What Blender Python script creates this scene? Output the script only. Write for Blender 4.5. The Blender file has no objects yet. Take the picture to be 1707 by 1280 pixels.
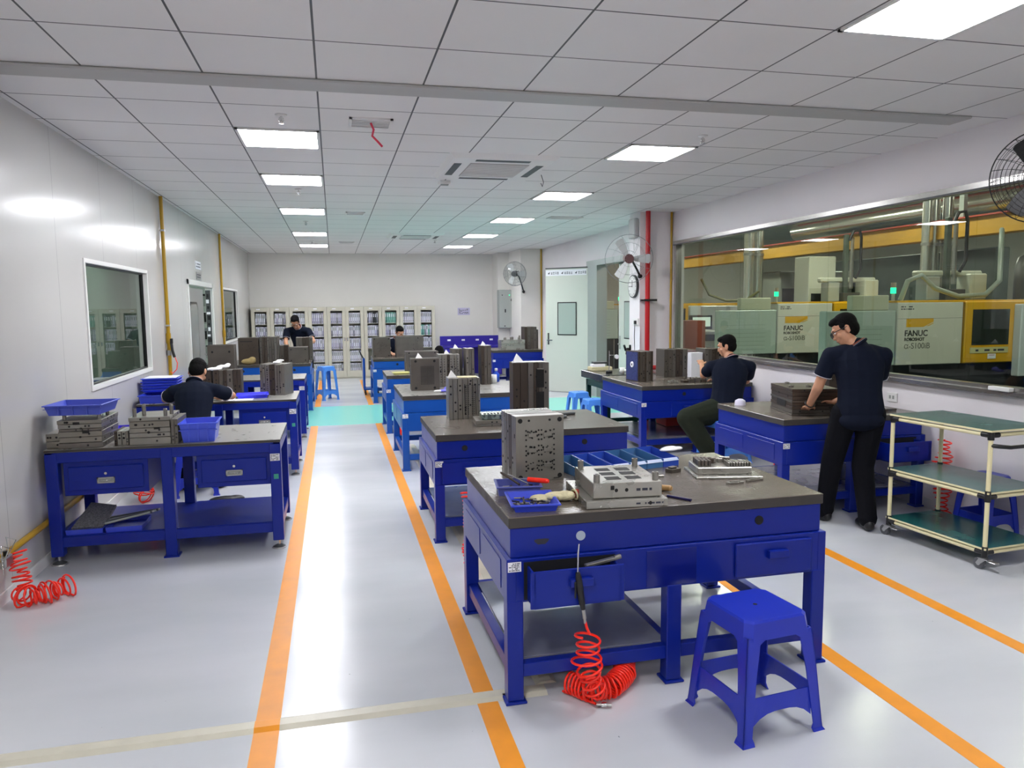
import bpy, math, random
from mathutils import Vector, Matrix
R_ = random.Random(7)
SC = bpy.context.scene
COL = SC.collection
rad = math.radians

# ------------------------------------------------------------------ camera
CAM_H = 1.70
cd = bpy.data.cameras.new('camera'); cam = bpy.data.objects.new('camera', cd); COL.objects.link(cam)
cd.sensor_fit = 'HORIZONTAL'; cd.sensor_width = 36.0; cd.lens = 1252.236 / 1707 * 36.0
cd.clip_start = 0.05; cd.clip_end = 80
_p, _y, _r = rad(5.943), rad(13.255), rad(-0.584)
_f = Vector((math.sin(_y) * math.cos(_p), math.cos(_y) * math.cos(_p), -math.sin(_p)))
_rt = Vector((math.cos(_y), -math.sin(_y), 0)); _up = _rt.cross(_f)
_c, _s = math.cos(_r), math.sin(_r)
_R = _c * _rt + _s * _up; _U = _c * _up - _s * _rt
cam.matrix_world = Matrix(((_R.x, _U.x, -_f.x, 0), (_R.y, _U.y, -_f.y, 0), (_R.z, _U.z, -_f.z, CAM_H), (0, 0, 0, 1)))
SC.camera = cam
# ------------------------------------------------------------------ world, exposure
SC.view_settings.view_transform = 'Standard'; SC.view_settings.look = 'None'
SC.view_settings.gamma = 1; SC.view_settings.use_curve_mapping = False
SC.view_settings.exposure = 0.0
LIGHT = 47.0      # radiance of the office ceiling panels
HALL = 85.0       # radiance of the lamps in the machine hall
w = bpy.data.worlds.new('world'); SC.world = w; w.use_nodes = True
w.node_tree.nodes['Background'].inputs[0].default_value = (0.75, 0.85, 1, 1)
w.node_tree.nodes['Background'].inputs[1].default_value = 0.25

# ------------------------------------------------------------------ materials
def lin(h):
    if isinstance(h, str):
        v = [int(h[i:i + 2], 16) / 255 for i in (0, 2, 4)]
        return tuple((c / 12.92 if c <= .04045 else ((c + .055) / 1.055) ** 2.4) for c in v) + (1,)
    return tuple(h) + (1,)
MATS = {}
def mat(name, col='808080', rough=.5, metal=0, noise=0, nscale=20, bump=0, bscale=60, spec=.5, coat=0, alpha=1, emit=0, stretch=None):
    if name in MATS: return MATS[name]
    m = bpy.data.materials.new(name); m.use_nodes = True; MATS[name] = m
    nt = m.node_tree; b = nt.nodes['Principled BSDF']
    b.inputs['Base Color'].default_value = lin(col); b.inputs['Roughness'].default_value = rough
    b.inputs['Metallic'].default_value = metal
    b.inputs['Specular IOR Level'].default_value = spec
    if coat: b.inputs['Coat Weight'].default_value = coat; b.inputs['Coat Roughness'].default_value = .08
    if alpha < 1: b.inputs['Alpha'].default_value = alpha
    if emit: b.inputs['Emission Color'].default_value = lin(col); b.inputs['Emission Strength'].default_value = emit
    if noise or bump:
        tc = nt.nodes.new('ShaderNodeTexCoord'); src = tc.outputs['Object']
        if stretch:
            mp = nt.nodes.new('ShaderNodeMapping'); mp.inputs['Scale'].default_value = stretch
            nt.links.new(src, mp.inputs[0]); src = mp.outputs[0]
    if noise:
        n = nt.nodes.new('ShaderNodeTexNoise'); n.inputs['Scale'].default_value = nscale; n.inputs['Detail'].default_value = 5
        nt.links.new(src, n.inputs['Vector'])
        mr = nt.nodes.new('ShaderNodeMapRange'); mr.inputs[1].default_value = .25; mr.inputs[2].default_value = .75
        mr.inputs[3].default_value = 1 - noise; mr.inputs[4].default_value = 1 + noise
        nt.links.new(n.outputs[0], mr.inputs[0])
        mx = nt.nodes.new('ShaderNodeVectorMath'); mx.operation = 'SCALE'
        mx.inputs[0].default_value = lin(col)[:3]; nt.links.new(mr.outputs[0], mx.inputs['Scale'])
        nt.links.new(mx.outputs[0], b.inputs['Base Color'])
        m2 = nt.nodes.new('ShaderNodeMapRange'); m2.inputs[1].default_value = .3; m2.inputs[2].default_value = .7
        m2.inputs[3].default_value = max(rough - noise * .35, .03); m2.inputs[4].default_value = min(rough + noise * .35, 1)
        nt.links.new(n.outputs[0], m2.inputs[0]); nt.links.new(m2.outputs[0], b.inputs['Roughness'])
    if bump:
        n = nt.nodes.new('ShaderNodeTexNoise'); n.inputs['Scale'].default_value = bscale; n.inputs['Detail'].default_value = 4
        nt.links.new(src, n.inputs['Vector'])
        bp = nt.nodes.new('ShaderNodeBump'); bp.inputs['Strength'].default_value = bump; bp.inputs['Distance'].default_value = .01
        nt.links.new(n.outputs[0], bp.inputs['Height']); nt.links.new(bp.outputs[0], b.inputs['Normal'])
    return m
def glass_mat(name, tint='e8f4ee', ior=1.5, rough=0.0):
    m = bpy.data.materials.new(name); m.use_nodes = True; nt = m.node_tree; nt.nodes.clear(); MATS[name] = m
    o = nt.nodes.new('ShaderNodeOutputMaterial'); mx = nt.nodes.new('ShaderNodeMixShader')
    fr = nt.nodes.new('ShaderNodeFresnel'); fr.inputs[0].default_value = ior
    t = nt.nodes.new('ShaderNodeBsdfTransparent'); t.inputs[0].default_value = lin(tint)
    g = nt.nodes.new('ShaderNodeBsdfGlossy'); g.inputs['Roughness'].default_value = rough
    ge = nt.nodes.new('ShaderNodeNewGeometry'); iv = nt.nodes.new('ShaderNodeMath'); iv.operation = 'SUBTRACT'; iv.inputs[0].default_value = 1.5; nt.links.new(ge.outputs['Backfacing'], iv.inputs[1])
    cl = nt.nodes.new('ShaderNodeMath'); cl.operation = 'GREATER_THAN'; cl.inputs[1].default_value = .9; nt.links.new(iv.outputs[0], cl.inputs[0])
    mu = nt.nodes.new('ShaderNodeMath'); mu.operation = 'MULTIPLY'; nt.links.new(fr.outputs[0], mu.inputs[0]); nt.links.new(cl.outputs[0], mu.inputs[1])
    nt.links.new(mu.outputs[0], mx.inputs[0]); nt.links.new(t.outputs[0], mx.inputs[1]); nt.links.new(g.outputs[0], mx.inputs[2])
    nt.links.new(mx.outputs[0], o.inputs[0]); return m
def emis(name, col, s):
    m = bpy.data.materials.new(name); m.use_nodes = True; nt = m.node_tree; nt.nodes.clear(); MATS[name] = m
    o = nt.nodes.new('ShaderNodeOutputMaterial'); e = nt.nodes.new('ShaderNodeEmission')
    e.inputs[0].default_value = lin(col); e.inputs[1].default_value = s; nt.links.new(e.outputs[0], o.inputs[0]); return m

BLUE = mat('bench_blue_paint', '0c248c', .3, noise=.05, nscale=2.5, spec=.3, coat=.05)
LBLUE = mat('light_bench_blue_paint', '1450a8', .3, noise=.05, nscale=3, spec=.35, coat=.05)
INDIGO = mat('indigo_panel', '2a1c90', .4)
DBLUE = mat('dark_gap', '05060e', .8)
SLAB = mat('slab_worktop', '605850', .25, noise=.1, nscale=5, spec=.5, bump=.12, bscale=90)
SLABE = mat('slab_edge', '3a3632', .5, noise=.2, nscale=12)
LTOP = mat('light_worktop', '8c8a84', .3, noise=.1, nscale=12, bump=.1, bscale=200)
SHELF = mat('shelf_steel', 'a0a4ae', .22, metal=.5, noise=.1, nscale=6)
STEELS = [mat('steel_%d' % i, c, r, metal=.6, noise=.13, nscale=7, bump=.03, bscale=30) for i, (c, r) in enumerate(
    [('868178', .38), ('6e6963', .42), ('625c55', .42), ('8c8982', .32), ('4e443c', .5), ('a09e96', .28)])]
HOLE = mat('hole_dark', '0b0b0c', .7)
CHROME = mat('chrome', 'd8d8d8', .15, metal=1)
SILVER = mat('brushed_metal', 'b4b4b2', .3, metal=.9)
WHITE = mat('white_paint', 'e4e4e2', .4)
PAPER = mat('paper', 'e8e8ee', .7)
INK = mat('ink', '3a3c48', .8)
YELLOWT = mat('yellow_tinted_label', 'd8d48a', .6)
RED = mat('red_polyurethane', 'ff2a12', .3, spec=.6)
DRED = mat('red_pipe_paint', 'b8101c', .35)
BLACK = mat('black_plastic', '101012', .4)
RUBBER = mat('rubber', '1a1a1c', .7)
TRAYB = mat('tray_blue_plastic', '3348cc', .35)
CRATEB = mat('crate_blue_plastic', '4a60e0', .35)
BIN = mat('bin_blue_plastic', '4676a8', .25, alpha=.85)
BIN2 = mat('bin_deep_blue_plastic', '3050b4', .25)
STOOLB = mat('stool_blue_plastic', '2034b4', .33, noise=.06, nscale=5)
STOOLL = mat('stool_light_blue_plastic', '4f92ea', .4)
YPIPE = mat('yellow_pipe', 'b08a10', .35)
LINE = mat('orange_tape', 'e8941c', .45, noise=.08, nscale=8)
CREAM = mat('cream_pipe', 'e6dcae', .3)
GREENMAT = mat('green_mat', '1c5a54', .25, noise=.1, nscale=4)
DGREEN = mat('dark_green_paint', '0e3a30', .4)
NAVY = mat('navy_cotton', '111726', .9, bump=.35, bscale=9, spec=.15)
BLACKC = mat('black_trousers', '0b0c12', .9, bump=.5, bscale=12, spec=.15)
OLIVE = mat('dark_olive_trousers', '23281f', .9, bump=.5, bscale=14, spec=.15)
SKIN = mat('skin', 'c08c6c', .5, noise=.05, nscale=10)
HAIR = mat('black_hair', '0a0909', .85, bump=.8, bscale=120, spec=.15)
TEAL = mat('teal_floor_paint', '86dccb', .22)
CABG = mat('cabinet_grey', 'c2bfae', .4)
GREY = mat('grey_paint', '9aa09c', .45)
DGREY = mat('dark_grey', '45484a', .5)
HOLEW = mat('white_cap', 'a8b4c4', .4)
TISSUE = mat('tissue', 'f2f2f0', .9)
COTTON = mat('cream_cotton', 'cfc6a0', .95, bump=.8, bscale=60)
WOODH = mat('wood_handle', 'b08a58', .45)
YMACH = mat('machine_yellow', 'd8a418', .35)
WMACH = mat('machine_white', 'ccccc0', .4)
TMACH = mat('machine_pale_green', 'a4b4ac', .3)
GLASS = glass_mat('partition_glass', 'eaf2ec', 1.55)
CLEARG = glass_mat('clear_glass', 'fbfcfc', 1.4)
DIFF = emis('lamp_diffuser', 'fafaff', LIGHT)
HLAMP = emis('hall_lamp', 'fff8e8', HALL * 2)
GREENL = emis('green_signal', '20ffa0', 2.5)
SCREENM = emis('lit_screen', 'dce8d8', 1.0)

# ------------------------------------------------------------------ mesh builder
class MB:
    def __init__(s, M=None):
        s.v = []; s.f = []; s.m = []; s.sm = []; s.mats = []; s.M = M or Matrix()
    def mi(s, m):
        if m not in s.mats: s.mats.append(m)
        return s.mats.index(m)
    def add(s, vs, fs, m, smooth=False):
        n = len(s.v); k = s.mi(m)
        s.v += [s.M @ Vector(p) for p in vs]
        for f in fs: s.f.append([n + i for i in f]); s.m.append(k); s.sm.append(smooth)
        return s
    def box(s, x0, x1, y0, y1, z0, z1, m, c=0):
        if x0 > x1: x0, x1 = x1, x0
        if y0 > y1: y0, y1 = y1, y0
        if z0 > z1: z0, z1 = z1, z0
        if c <= 0:
            vs = [(x, y, z) for x in (x0, x1) for y in (y0, y1) for z in (z0, z1)]
            return s.add(vs, [(0, 1, 3, 2), (4, 6, 7, 5), (0, 4, 5, 1), (2, 3, 7, 6), (0, 2, 6, 4), (1, 5, 7, 3)], m)
        c = min(c, (x1 - x0) * .45, (y1 - y0) * .45, (z1 - z0) * .45)
        X = (x0, x1); Y = (y0, y1); Z = (z0, z1); vs = []; idx = {}
        for i in (0, 1):
            for j in (0, 1):
                for k in (0, 1):
                    dx = c if i == 0 else -c; dy = c if j == 0 else -c; dz = c if k == 0 else -c
                    for a, q in (('x', (0, 1, 1)), ('y', (1, 0, 1)), ('z', (1, 1, 0))):
                        idx[(i, j, k, a)] = len(vs)
                        vs.append((X[i] + dx * q[0], Y[j] + dy * q[1], Z[k] + dz * q[2]))
        g = lambda i, j, k, a: idx[(i, j, k, a)]
        fs = []
        fs.append([g(0, 0, 0, 'x'), g(0, 0, 1, 'x'), g(0, 1, 1, 'x'), g(0, 1, 0, 'x')])
        fs.append([g(1, 0, 0, 'x'), g(1, 1, 0, 'x'), g(1, 1, 1, 'x'), g(1, 0, 1, 'x')])
        fs.append([g(0, 0, 0, 'y'), g(1, 0, 0, 'y'), g(1, 0, 1, 'y'), g(0, 0, 1, 'y')])
        fs.append([g(0, 1, 0, 'y'), g(0, 1, 1, 'y'), g(1, 1, 1, 'y'), g(1, 1, 0, 'y')])
        fs.append([g(0, 0, 0, 'z'), g(0, 1, 0, 'z'), g(1, 1, 0, 'z'), g(1, 0, 0, 'z')])
        fs.append([g(0, 0, 1, 'z'), g(1, 0, 1, 'z'), g(1, 1, 1, 'z'), g(0, 1, 1, 'z')])
        for i in (0, 1):
            for j in (0, 1):
                fs.append([g(i, j, 0, 'x'), g(i, j, 1, 'x'), g(i, j, 1, 'y'), g(i, j, 0, 'y')])
                fs.append([g(i, 0, j, 'x'), g(i, 1, j, 'x'), g(i, 1, j, 'z'), g(i, 0, j, 'z')])
                fs.append([g(0, i, j, 'y'), g(1, i, j, 'y'), g(1, i, j, 'z'), g(0, i, j, 'z')])
                for k in (0, 1): fs.append([g(i, j, k, 'x'), g(i, j, k, 'y'), g(i, j, k, 'z')])
        return s.add(vs, fs, m)
    def quad(s, a, b, c, d, m): return s.add([a, b, c, d], [(0, 1, 2, 3)], m)
    def hexa(s, bot, top, m):   # 4 bottom + 4 top points
        return s.add(list(bot) + list(top), [(3, 2, 1, 0), (4, 5, 6, 7), (0, 1, 5, 4), (1, 2, 6, 5), (2, 3, 7, 6), (3, 0, 4, 7)], m)
    def cyl(s, p0, p1, r0, m, r1=None, n=14, caps=True, smooth=True):
        p0 = Vector(p0); p1 = Vector(p1); r1 = r0 if r1 is None else r1
        d = (p1 - p0).normalized(); u = d.orthogonal().normalized(); w = d.cross(u)
        vs = []
        for p, r in ((p0, r0), (p1, r1)):
            for i in range(n):
                a = 2 * math.pi * i / n; vs.append(p + (u * math.cos(a) + w * math.sin(a)) * r)
        s.add(vs, [(i, (i + 1) % n, n + (i + 1) % n, n + i) for i in range(n)], m, smooth)
        if caps: s.add(vs, [list(range(n))[::-1], list(range(n, 2 * n))], m)
        return s
    def tube(s, pts, r, m, n=8, closed=False, caps=True):
        P = [Vector(p) for p in pts]; k = len(P); vs = []
        t0 = (P[1] - P[0]).normalized(); u = t0.orthogonal().normalized()
        for i in range(k):
            if closed: t = (P[(i + 1) % k] - P[i - 1]).normalized()
            else: t = (P[min(i + 1, k - 1)] - P[max(i - 1, 0)]).normalized()
            u = (u - t * u.dot(t))
            u = u.normalized() if u.length > 1e-6 else t.orthogonal().normalized()
            w = t.cross(u); rr = r(i / (k - 1)) if callable(r) else r
            for j in range(n):
                a = 2 * math.pi * j / n; vs.append(P[i] + (u * math.cos(a) + w * math.sin(a)) * rr)
        fs = []
        for i in range(k if closed else k - 1):
            i2 = (i + 1) % k
            for j in range(n): fs.append((i * n + j, i * n + (j + 1) % n, i2 * n + (j + 1) % n, i2 * n + j))
        s.add(vs, fs, m, True)
        if caps and not closed: s.add(vs, [list(range(n))[::-1], list(range((k - 1) * n, k * n))], m)
        return s
    def lathe(s, prof, m, n=20, o=(0, 0, 0), smooth=True):
        vs = []; k = len(prof)
        for r, z in prof:
            for j in range(n):
                a = 2 * math.pi * j / n; vs.append((o[0] + r * math.cos(a), o[1] + r * math.sin(a), o[2] + z))
        return s.add(vs, [(i * n + j, i * n + (j + 1) % n, (i + 1) * n + (j + 1) % n, (i + 1) * n + j) for i in range(k - 1) for j in range(n)], m, smooth)
    def prism(s, pts, ax, h0, h1, m):
        n = len(pts)
        def P(a, b, h): return {'x': (h, a, b), 'y': (a, h, b), 'z': (a, b, h)}[ax]
        vs = [P(a, b, h0) for a, b in pts] + [P(a, b, h1) for a, b in pts]
        return s.add(vs, [list(range(n))[::-1], list(range(n, 2 * n))] + [(i, (i + 1) % n, n + (i + 1) % n, n + i) for i in range(n)], m)
    def ball(s, c, r, m, n=16, k=10):
        if not hasattr(r, '__len__'): r = (r, r, r)
        vs = []
        for i in range(k + 1):
            t = math.pi * i / k
            for j in range(n):
                a = 2 * math.pi * j / n
                vs.append((c[0] + r[0] * math.sin(t) * math.cos(a), c[1] + r[1] * math.sin(t) * math.sin(a), c[2] + r[2] * math.cos(t)))
        return s.add(vs, [(i * n + j, (i + 1) * n + j, (i + 1) * n + (j + 1) % n, i * n + (j + 1) % n) for i in range(k) for j in range(n)], m, True)
    def text_marks(s, x0, x1, z0, z1, y, m, rows=4, seed=1, fill=.8):   # unreadable small print, facing -y
        r = random.Random(seed); h = (z1 - z0) / rows
        for i in range(rows):
            x = x0; zz = z0 + i * h
            while x < x1 - h * .4:
                wd = r.uniform(.4, 2.2) * h
                if r.random() < fill: s.box(x, min(x + wd, x1), y - .0006, y, zz + h * .25, zz + h * .72, m)
                x += wd + h * .35
        return s
    def build(s, name, parent=None, loc=None, rot=None, link=True):
        me = bpy.data.meshes.new(name); me.from_pydata([tuple(p) for p in s.v], [], s.f)
        for m in s.mats: me.materials.append(m)
        me.polygons.foreach_set('material_index', s.m); me.polygons.foreach_set('use_smooth', s.sm)
        me.update()
        o = bpy.data.objects.new(name, me); COL.objects.link(o)
        if parent: o.parent = parent
        if loc: o.location = loc
        if rot: o.rotation_euler = (0, 0, rot)
        return o
def fix_normals(o):
    import bmesh
    b = bmesh.new(); b.from_mesh(o.data); bmesh.ops.recalc_face_normals(b, faces=b.faces); b.to_mesh(o.data); b.free()
def thing(name, label, cat, loc=(0, 0, 0), rz=0, group=None):
    o = bpy.data.objects.new(name, None); COL.objects.link(o); o.empty_display_size = .1
    o.location = loc; o.rotation_euler = (0, 0, rz); o['label'] = label; o['category'] = cat
    if group: o['group'] = group
    return o
def tag(o, label, cat, group=None, kind=None):
    o['label'] = label; o['category'] = cat
    if group: o['group'] = group
    if kind: o['kind'] = kind
    return o
def struct(mb, name, label=None):
    o = mb.build(name); o['kind'] = 'structure'
    if label: o['label'] = label
    return o
def copy_tree(o, parent=None):
    c = o.copy(); COL.objects.link(c); c.parent = parent
    for ch in [q for q in bpy.data.objects if q.parent == o]: copy_tree(ch, c)
    return c
def text_mesh(txt, size, m, name, parent, loc, rot=(rad(90), 0, 0), sx=1, ext=.0008, bold=0):
    cu = bpy.data.curves.new(name, 'FONT'); cu.body = txt; cu.size = size; cu.extrude = ext; cu.offset = bold
    cu.align_x = 'LEFT'
    t = bpy.data.objects.new(name, cu); COL.objects.link(t)
    bpy.context.view_layer.update()
    me = bpy.data.meshes.new_from_object(t.evaluated_get(bpy.context.evaluated_depsgraph_get()))
    bpy.data.objects.remove(t); me.materials.clear(); me.materials.append(m)
    o = bpy.data.objects.new(name, me); COL.objects.link(o); o.parent = parent; o.location = loc; o.rotation_euler = rot; o.scale = (sx, 1, 1)
    return o
# ------------------------------------------------------------------ the room
XL, XR, YB, YF, ZC = -1.93, 4.75, 18.9, -4.0, 3.0
TX, TY, X0, Y0 = .61, .642, -.66, 5.87     # ceiling tile grid
def line_mat(name, base, line, px, ox, py, oy, wd, rough, axes=('X', 'Y'), spec=.5, noise=.03, coat=0):
    m = mat(name, base, rough, spec=spec, coat=coat); nt = m.node_tree; b = nt.nodes['Principled BSDF']
    tc = nt.nodes.new('ShaderNodeTexCoord'); sp = nt.nodes.new('ShaderNodeSeparateXYZ'); nt.links.new(tc.outputs['Object'], sp.inputs[0])
    def band(ax, p, o):
        a = nt.nodes.new('ShaderNodeMath'); a.operation = 'SUBTRACT'; a.inputs[1].default_value = o - wd / 2; nt.links.new(sp.outputs[ax], a.inputs[0])
        f = nt.nodes.new('ShaderNodeMath'); f.operation = 'FLOORED_MODULO'; f.inputs[1].default_value = p; nt.links.new(a.outputs[0], f.inputs[0])
        l = nt.nodes.new('ShaderNodeMath'); l.operation = 'LESS_THAN'; l.inputs[1].default_value = wd; nt.links.new(f.outputs[0], l.inputs[0]); return l.outputs[0]
    out = band(axes[0], px, ox)
    if py:
        mxx = nt.nodes.new('ShaderNodeMath'); mxx.operation = 'MAXIMUM'; nt.links.new(out, mxx.inputs[0]); nt.links.new(band(axes[1], py, oy), mxx.inputs[1]); out = mxx.outputs[0]
    n = nt.nodes.new('ShaderNodeTexNoise'); n.inputs['Scale'].default_value = .9; nt.links.new(tc.outputs['Object'], n.inputs['Vector'])
    mr = nt.nodes.new('ShaderNodeMapRange'); mr.inputs[1].default_value = .3; mr.inputs[2].default_value = .7; mr.inputs[3].default_value = 1 - noise; mr.inputs[4].default_value = 1 + noise
    nt.links.new(n.outputs[0], mr.inputs[0])
    vm = nt.nodes.new('ShaderNodeVectorMath'); vm.operation = 'SCALE'; vm.inputs[0].default_value = lin(base)[:3]; nt.links.new(mr.outputs[0], vm.inputs['Scale'])
    mx = nt.nodes.new('ShaderNodeMix'); mx.data_type = 'RGBA'; nt.links.new(out, mx.inputs[0]); nt.links.new(vm.outputs[0], mx.inputs[6]); mx.inputs[7].default_value = lin(line)
    nt.links.new(mx.outputs[2], b.inputs['Base Color']); return m
CEILM = line_mat('ceiling_tiles', 'e6e5e4', '4c4e50', TX, X0, TY, Y0, .011, .5)
LWALLM = line_mat('wall_panels', 'c6c5c1', 'a4a4a0', 1.15, .35, 0, 0, .006, .2, axes=('Y', 'Z'), spec=.45, coat=.15)
WALLM = mat('painted_wall', 'e2e0da', .6, noise=.02, nscale=2)
PINKW = mat('painted_wall_right', 'e4e0e2', .55, noise=.02, nscale=2)
# floor : glossy epoxy with wear
FLOORM = mat('epoxy_floor', 'b4bec6', .16, spec=.6)
nt = FLOORM.node_tree; b = nt.nodes['Principled BSDF']; tc = nt.nodes.new('ShaderNodeTexCoord')
mp = nt.nodes.new('ShaderNodeMapping'); mp.inputs['Scale'].default_value = (.5, 1.4, 1); nt.links.new(tc.outputs['Object'], mp.inputs[0])
n1 = nt.nodes.new('ShaderNodeTexNoise'); n1.inputs['Scale'].default_value = 1.3; n1.inputs['Detail'].default_value = 6; nt.links.new(mp.outputs[0], n1.inputs['Vector'])
n2 = nt.nodes.new('ShaderNodeTexNoise'); n2.inputs['Scale'].default_value = 38; n2.inputs['Detail'].default_value = 2; nt.links.new(tc.outputs['Object'], n2.inputs['Vector'])
cr = nt.nodes.new('ShaderNodeValToRGB'); cr.color_ramp.elements[0].position = .25; cr.color_ramp.elements[0].color = lin('bec2c6'); cr.color_ramp.elements[1].position = .75; cr.color_ramp.elements[1].color = lin('ced0d4')
nt.links.new(n1.outputs[0], cr.inputs[0])
sp2 = nt.nodes.new('ShaderNodeMath'); sp2.operation = 'GREATER_THAN'; sp2.inputs[1].default_value = .785; nt.links.new(n2.outputs[0], sp2.inputs[0])
mx = nt.nodes.new('ShaderNodeMix'); mx.data_type = 'RGBA'; nt.links.new(sp2.outputs[0], mx.inputs[0]); nt.links.new(cr.outputs[0], mx.inputs[6]); mx.inputs[7].default_value = lin('7e8488')
nt.links.new(mx.outputs[2], b.inputs['Base Color'])
mr = nt.nodes.new('ShaderNodeMapRange'); mr.inputs[3].default_value = .12; mr.inputs[4].default_value = .3; nt.links.new(n1.outputs[0], mr.inputs[0]); nt.links.new(mr.outputs[0], b.inputs['Roughness'])

struct(MB().box(XL - .1, XR + .1, YF, YB + .1, -.08, 0, FLOORM), 'floor', 'glossy pale blue grey epoxy floor')
struct(MB().box(XL - .1, XR + .1, YF, YB + .1, ZC, ZC + .06, CEILM), 'ceiling', 'white metal tile ceiling with thin dark joints')
# left wall with two windows and a door
def wall_x(mb, x0, x1, y0, y1, holes, m, z1=ZC):   # holes: (ya, yb, za, zb)
    ys = y0
    for (a, c, za, zb) in sorted(holes):
        a -= .006; c += .006; zb += .006; za = za - .006 if za > 0 else 0
        mb.box(x0, x1, ys, a, 0, z1, m)
        if za > 0: mb.box(x0, x1, a, c, 0, za, m)
        mb.box(x0, x1, a, c, zb, z1, m); ys = c
    mb.box(x0, x1, ys, y1, 0, z1, m)
m = MB(); wall_x(m, XL - .1, XL, YF, YB, [(6.7, 8.74, 1.08, 2.08), (11.12, 13.17, 0, 2.04), (14.47, 16.5, 1.1, 2.05)], LWALLM)
struct(m, 'wall_left', 'glossy white panel wall on the left')
struct(MB().box(XL - .1, XR + .1, YB, YB + .1, 0, ZC, WALLM), 'wall_back', 'plain white far wall')
struct(MB().box(XL - .1, XR + .1, YF - .1, YF, 0, ZC, WALLM), 'wall_front')
GY0, GY1, GZ0, GZ1 = -1.0, 9.93, 1.05, 2.53
m = MB(); wall_x(m, XR, XR + .12, YF, YB, [(GY0, GY1, GZ0, GZ1), (11.42, 13.12, 0, 2.42)], PINKW)
struct(m, 'wall_right', 'white right wall with a long glazed opening')
m = MB(); m.box(4.26, 4.75, 10.08, 10.46, 0, ZC, PINKW)
struct(m, 'trim_1', 'white structural column between the glazing and the double door')
m = MB(); m.box(4.24, 4.75, 17.0, 18.2, 0, ZC, WALLM); m.box(3.96, 4.75, 18.2, YB, 0, ZC, WALLM)
struct(m, 'trim_2', 'white stepped column in the far right corner')
struct(MB().box(XL, XL + .012, YF, 11.1, 0, .07, WHITE), 'baseboard_left')
struct(MB().box(4.738, XR, YF, 10.08, 0, .08, WHITE), 'baseboard_right')
# wall frames: windows on the left wall
ALU = mat('white_aluminium', 'e6e6e2', .3)
def lwindow(i, y0, y1, z0, z1):
    m = MB(); x = XL; t = .035
    for (a, c, d, e) in ((y0 - t, y1 + t, z0 - t, z0), (y0 - t, y1 + t, z1, z1 + t), (y0 - t, y0, z0, z1), (y1, y1 + t, z0, z1)):
        m.box(x - .1, x + .012, a, c, d, e, ALU)
    m.box(x - .07, x - .03, y0, y1, z0, z0 + .014, BLACK); m.box(x - .07, x - .03, y0, y1, z1 - .014, z1, DGREY)
    m.box(x - .07, x - .03, y0, y0 + .014, z0, z1, BLACK); m.box(x - .07, x - .03, y1 - .014, y1, z0, z1, BLACK)
    o = struct(m, 'window_%d' % i)
    MB().box(x - .055, x - .047, y0 + .012, y1 - .012, z0 + .012, z1 - .012, WGLASS).build('window_pane', o)
WGLASS = glass_mat('side_window_glass', 'b8c4bc', 1.7)
lwindow(1, 6.7, 8.74, 1.08, 2.08); lwindow(2, 14.47, 16.5, 1.1, 2.05)
# side room beyond the left wall
SIDE = mat('side_room_wall', 'b4bcb8', .7)
m = MB(); m.box(-4.6, -4.5, 5.0, 18.9, 0, 3, SIDE); m.box(-4.5, XL - .1, 5.0, 5.1, 0, 3, SIDE); m.box(-4.5, XL - .1, 18.8, 18.9, 0, 3, SIDE)
m.box(-4.5, XL - .1, 5.0, 18.9, 2.95, 3.05, SIDE); m.box(-4.5, XL - .1, 5.0, 18.9, -.08, 0, SIDE)
struct(m, 'wall_side_room')
for yy_, lab in ((7.8, 'added fill lamp of the side room behind the first window'), (12.3, 'added fill lamp of the side room behind the grey door'), (16.2, 'added fill lamp of the side room behind the far window')):
    t = thing('ceiling_light', lab, 'light', (-3.3, yy_, 2.95), 0, 'added fill lamps of the side room'); MB().box(-.3, .3, -.3, .3, -.02, 0, WHITE).build('frame', t); MB().box(-.28, .28, -.28, .28, -.026, -.02, emis('side_fill_%d' % int(yy_), 'f4fff8', 45)).build('diffuser', t)  # unseen lamps added to brighten the side room behind the windows
# left door opening, door ajar
m = MB()
for (a, c, d, e) in ((11.05, 11.12, 0, 2.11), (13.17, 13.24, 0, 2.11), (11.05, 13.24, 2.04, 2.11)): m.box(XL - .1, XL + .015, a, c, d, e, ALU)
struct(m, 'trim_3', 'white frame of the left doorway')
DOORG = mat('grey_door', '8a8884', .4)
m = MB(); m.box(XL - .075, XL - .03, 11.14, 12.5, .01, 2.0, DOORG, .004)
o = struct(m, 'door_1', 'grey door with a rounded window in the left wall')
pts = [(11.32, .98), (11.32, 1.72), (11.42, 1.8), (11.9, 1.8), (11.98, 1.72), (11.98, 1.0), (11.9, .93), (11.4, .93)]
MB().prism(pts, 'x', XL - .034, XL - .024, BLACK).prism([(11.65 + (a - 11.65) * .9, 1.37 + (c - 1.37) * .93) for a, c in pts], 'x', XL - .03, XL - .0232, mat('door_window', '7c7e7a', .2)).build('door_window', o)
MB().cyl((XL - .03, 12.4, 1.0), (XL + .03, 12.4, 1.0), .012, CHROME).box(XL + .02, XL + .035, 12.28, 12.42, .99, 1.01, CHROME).build('door_handle', o)
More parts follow.
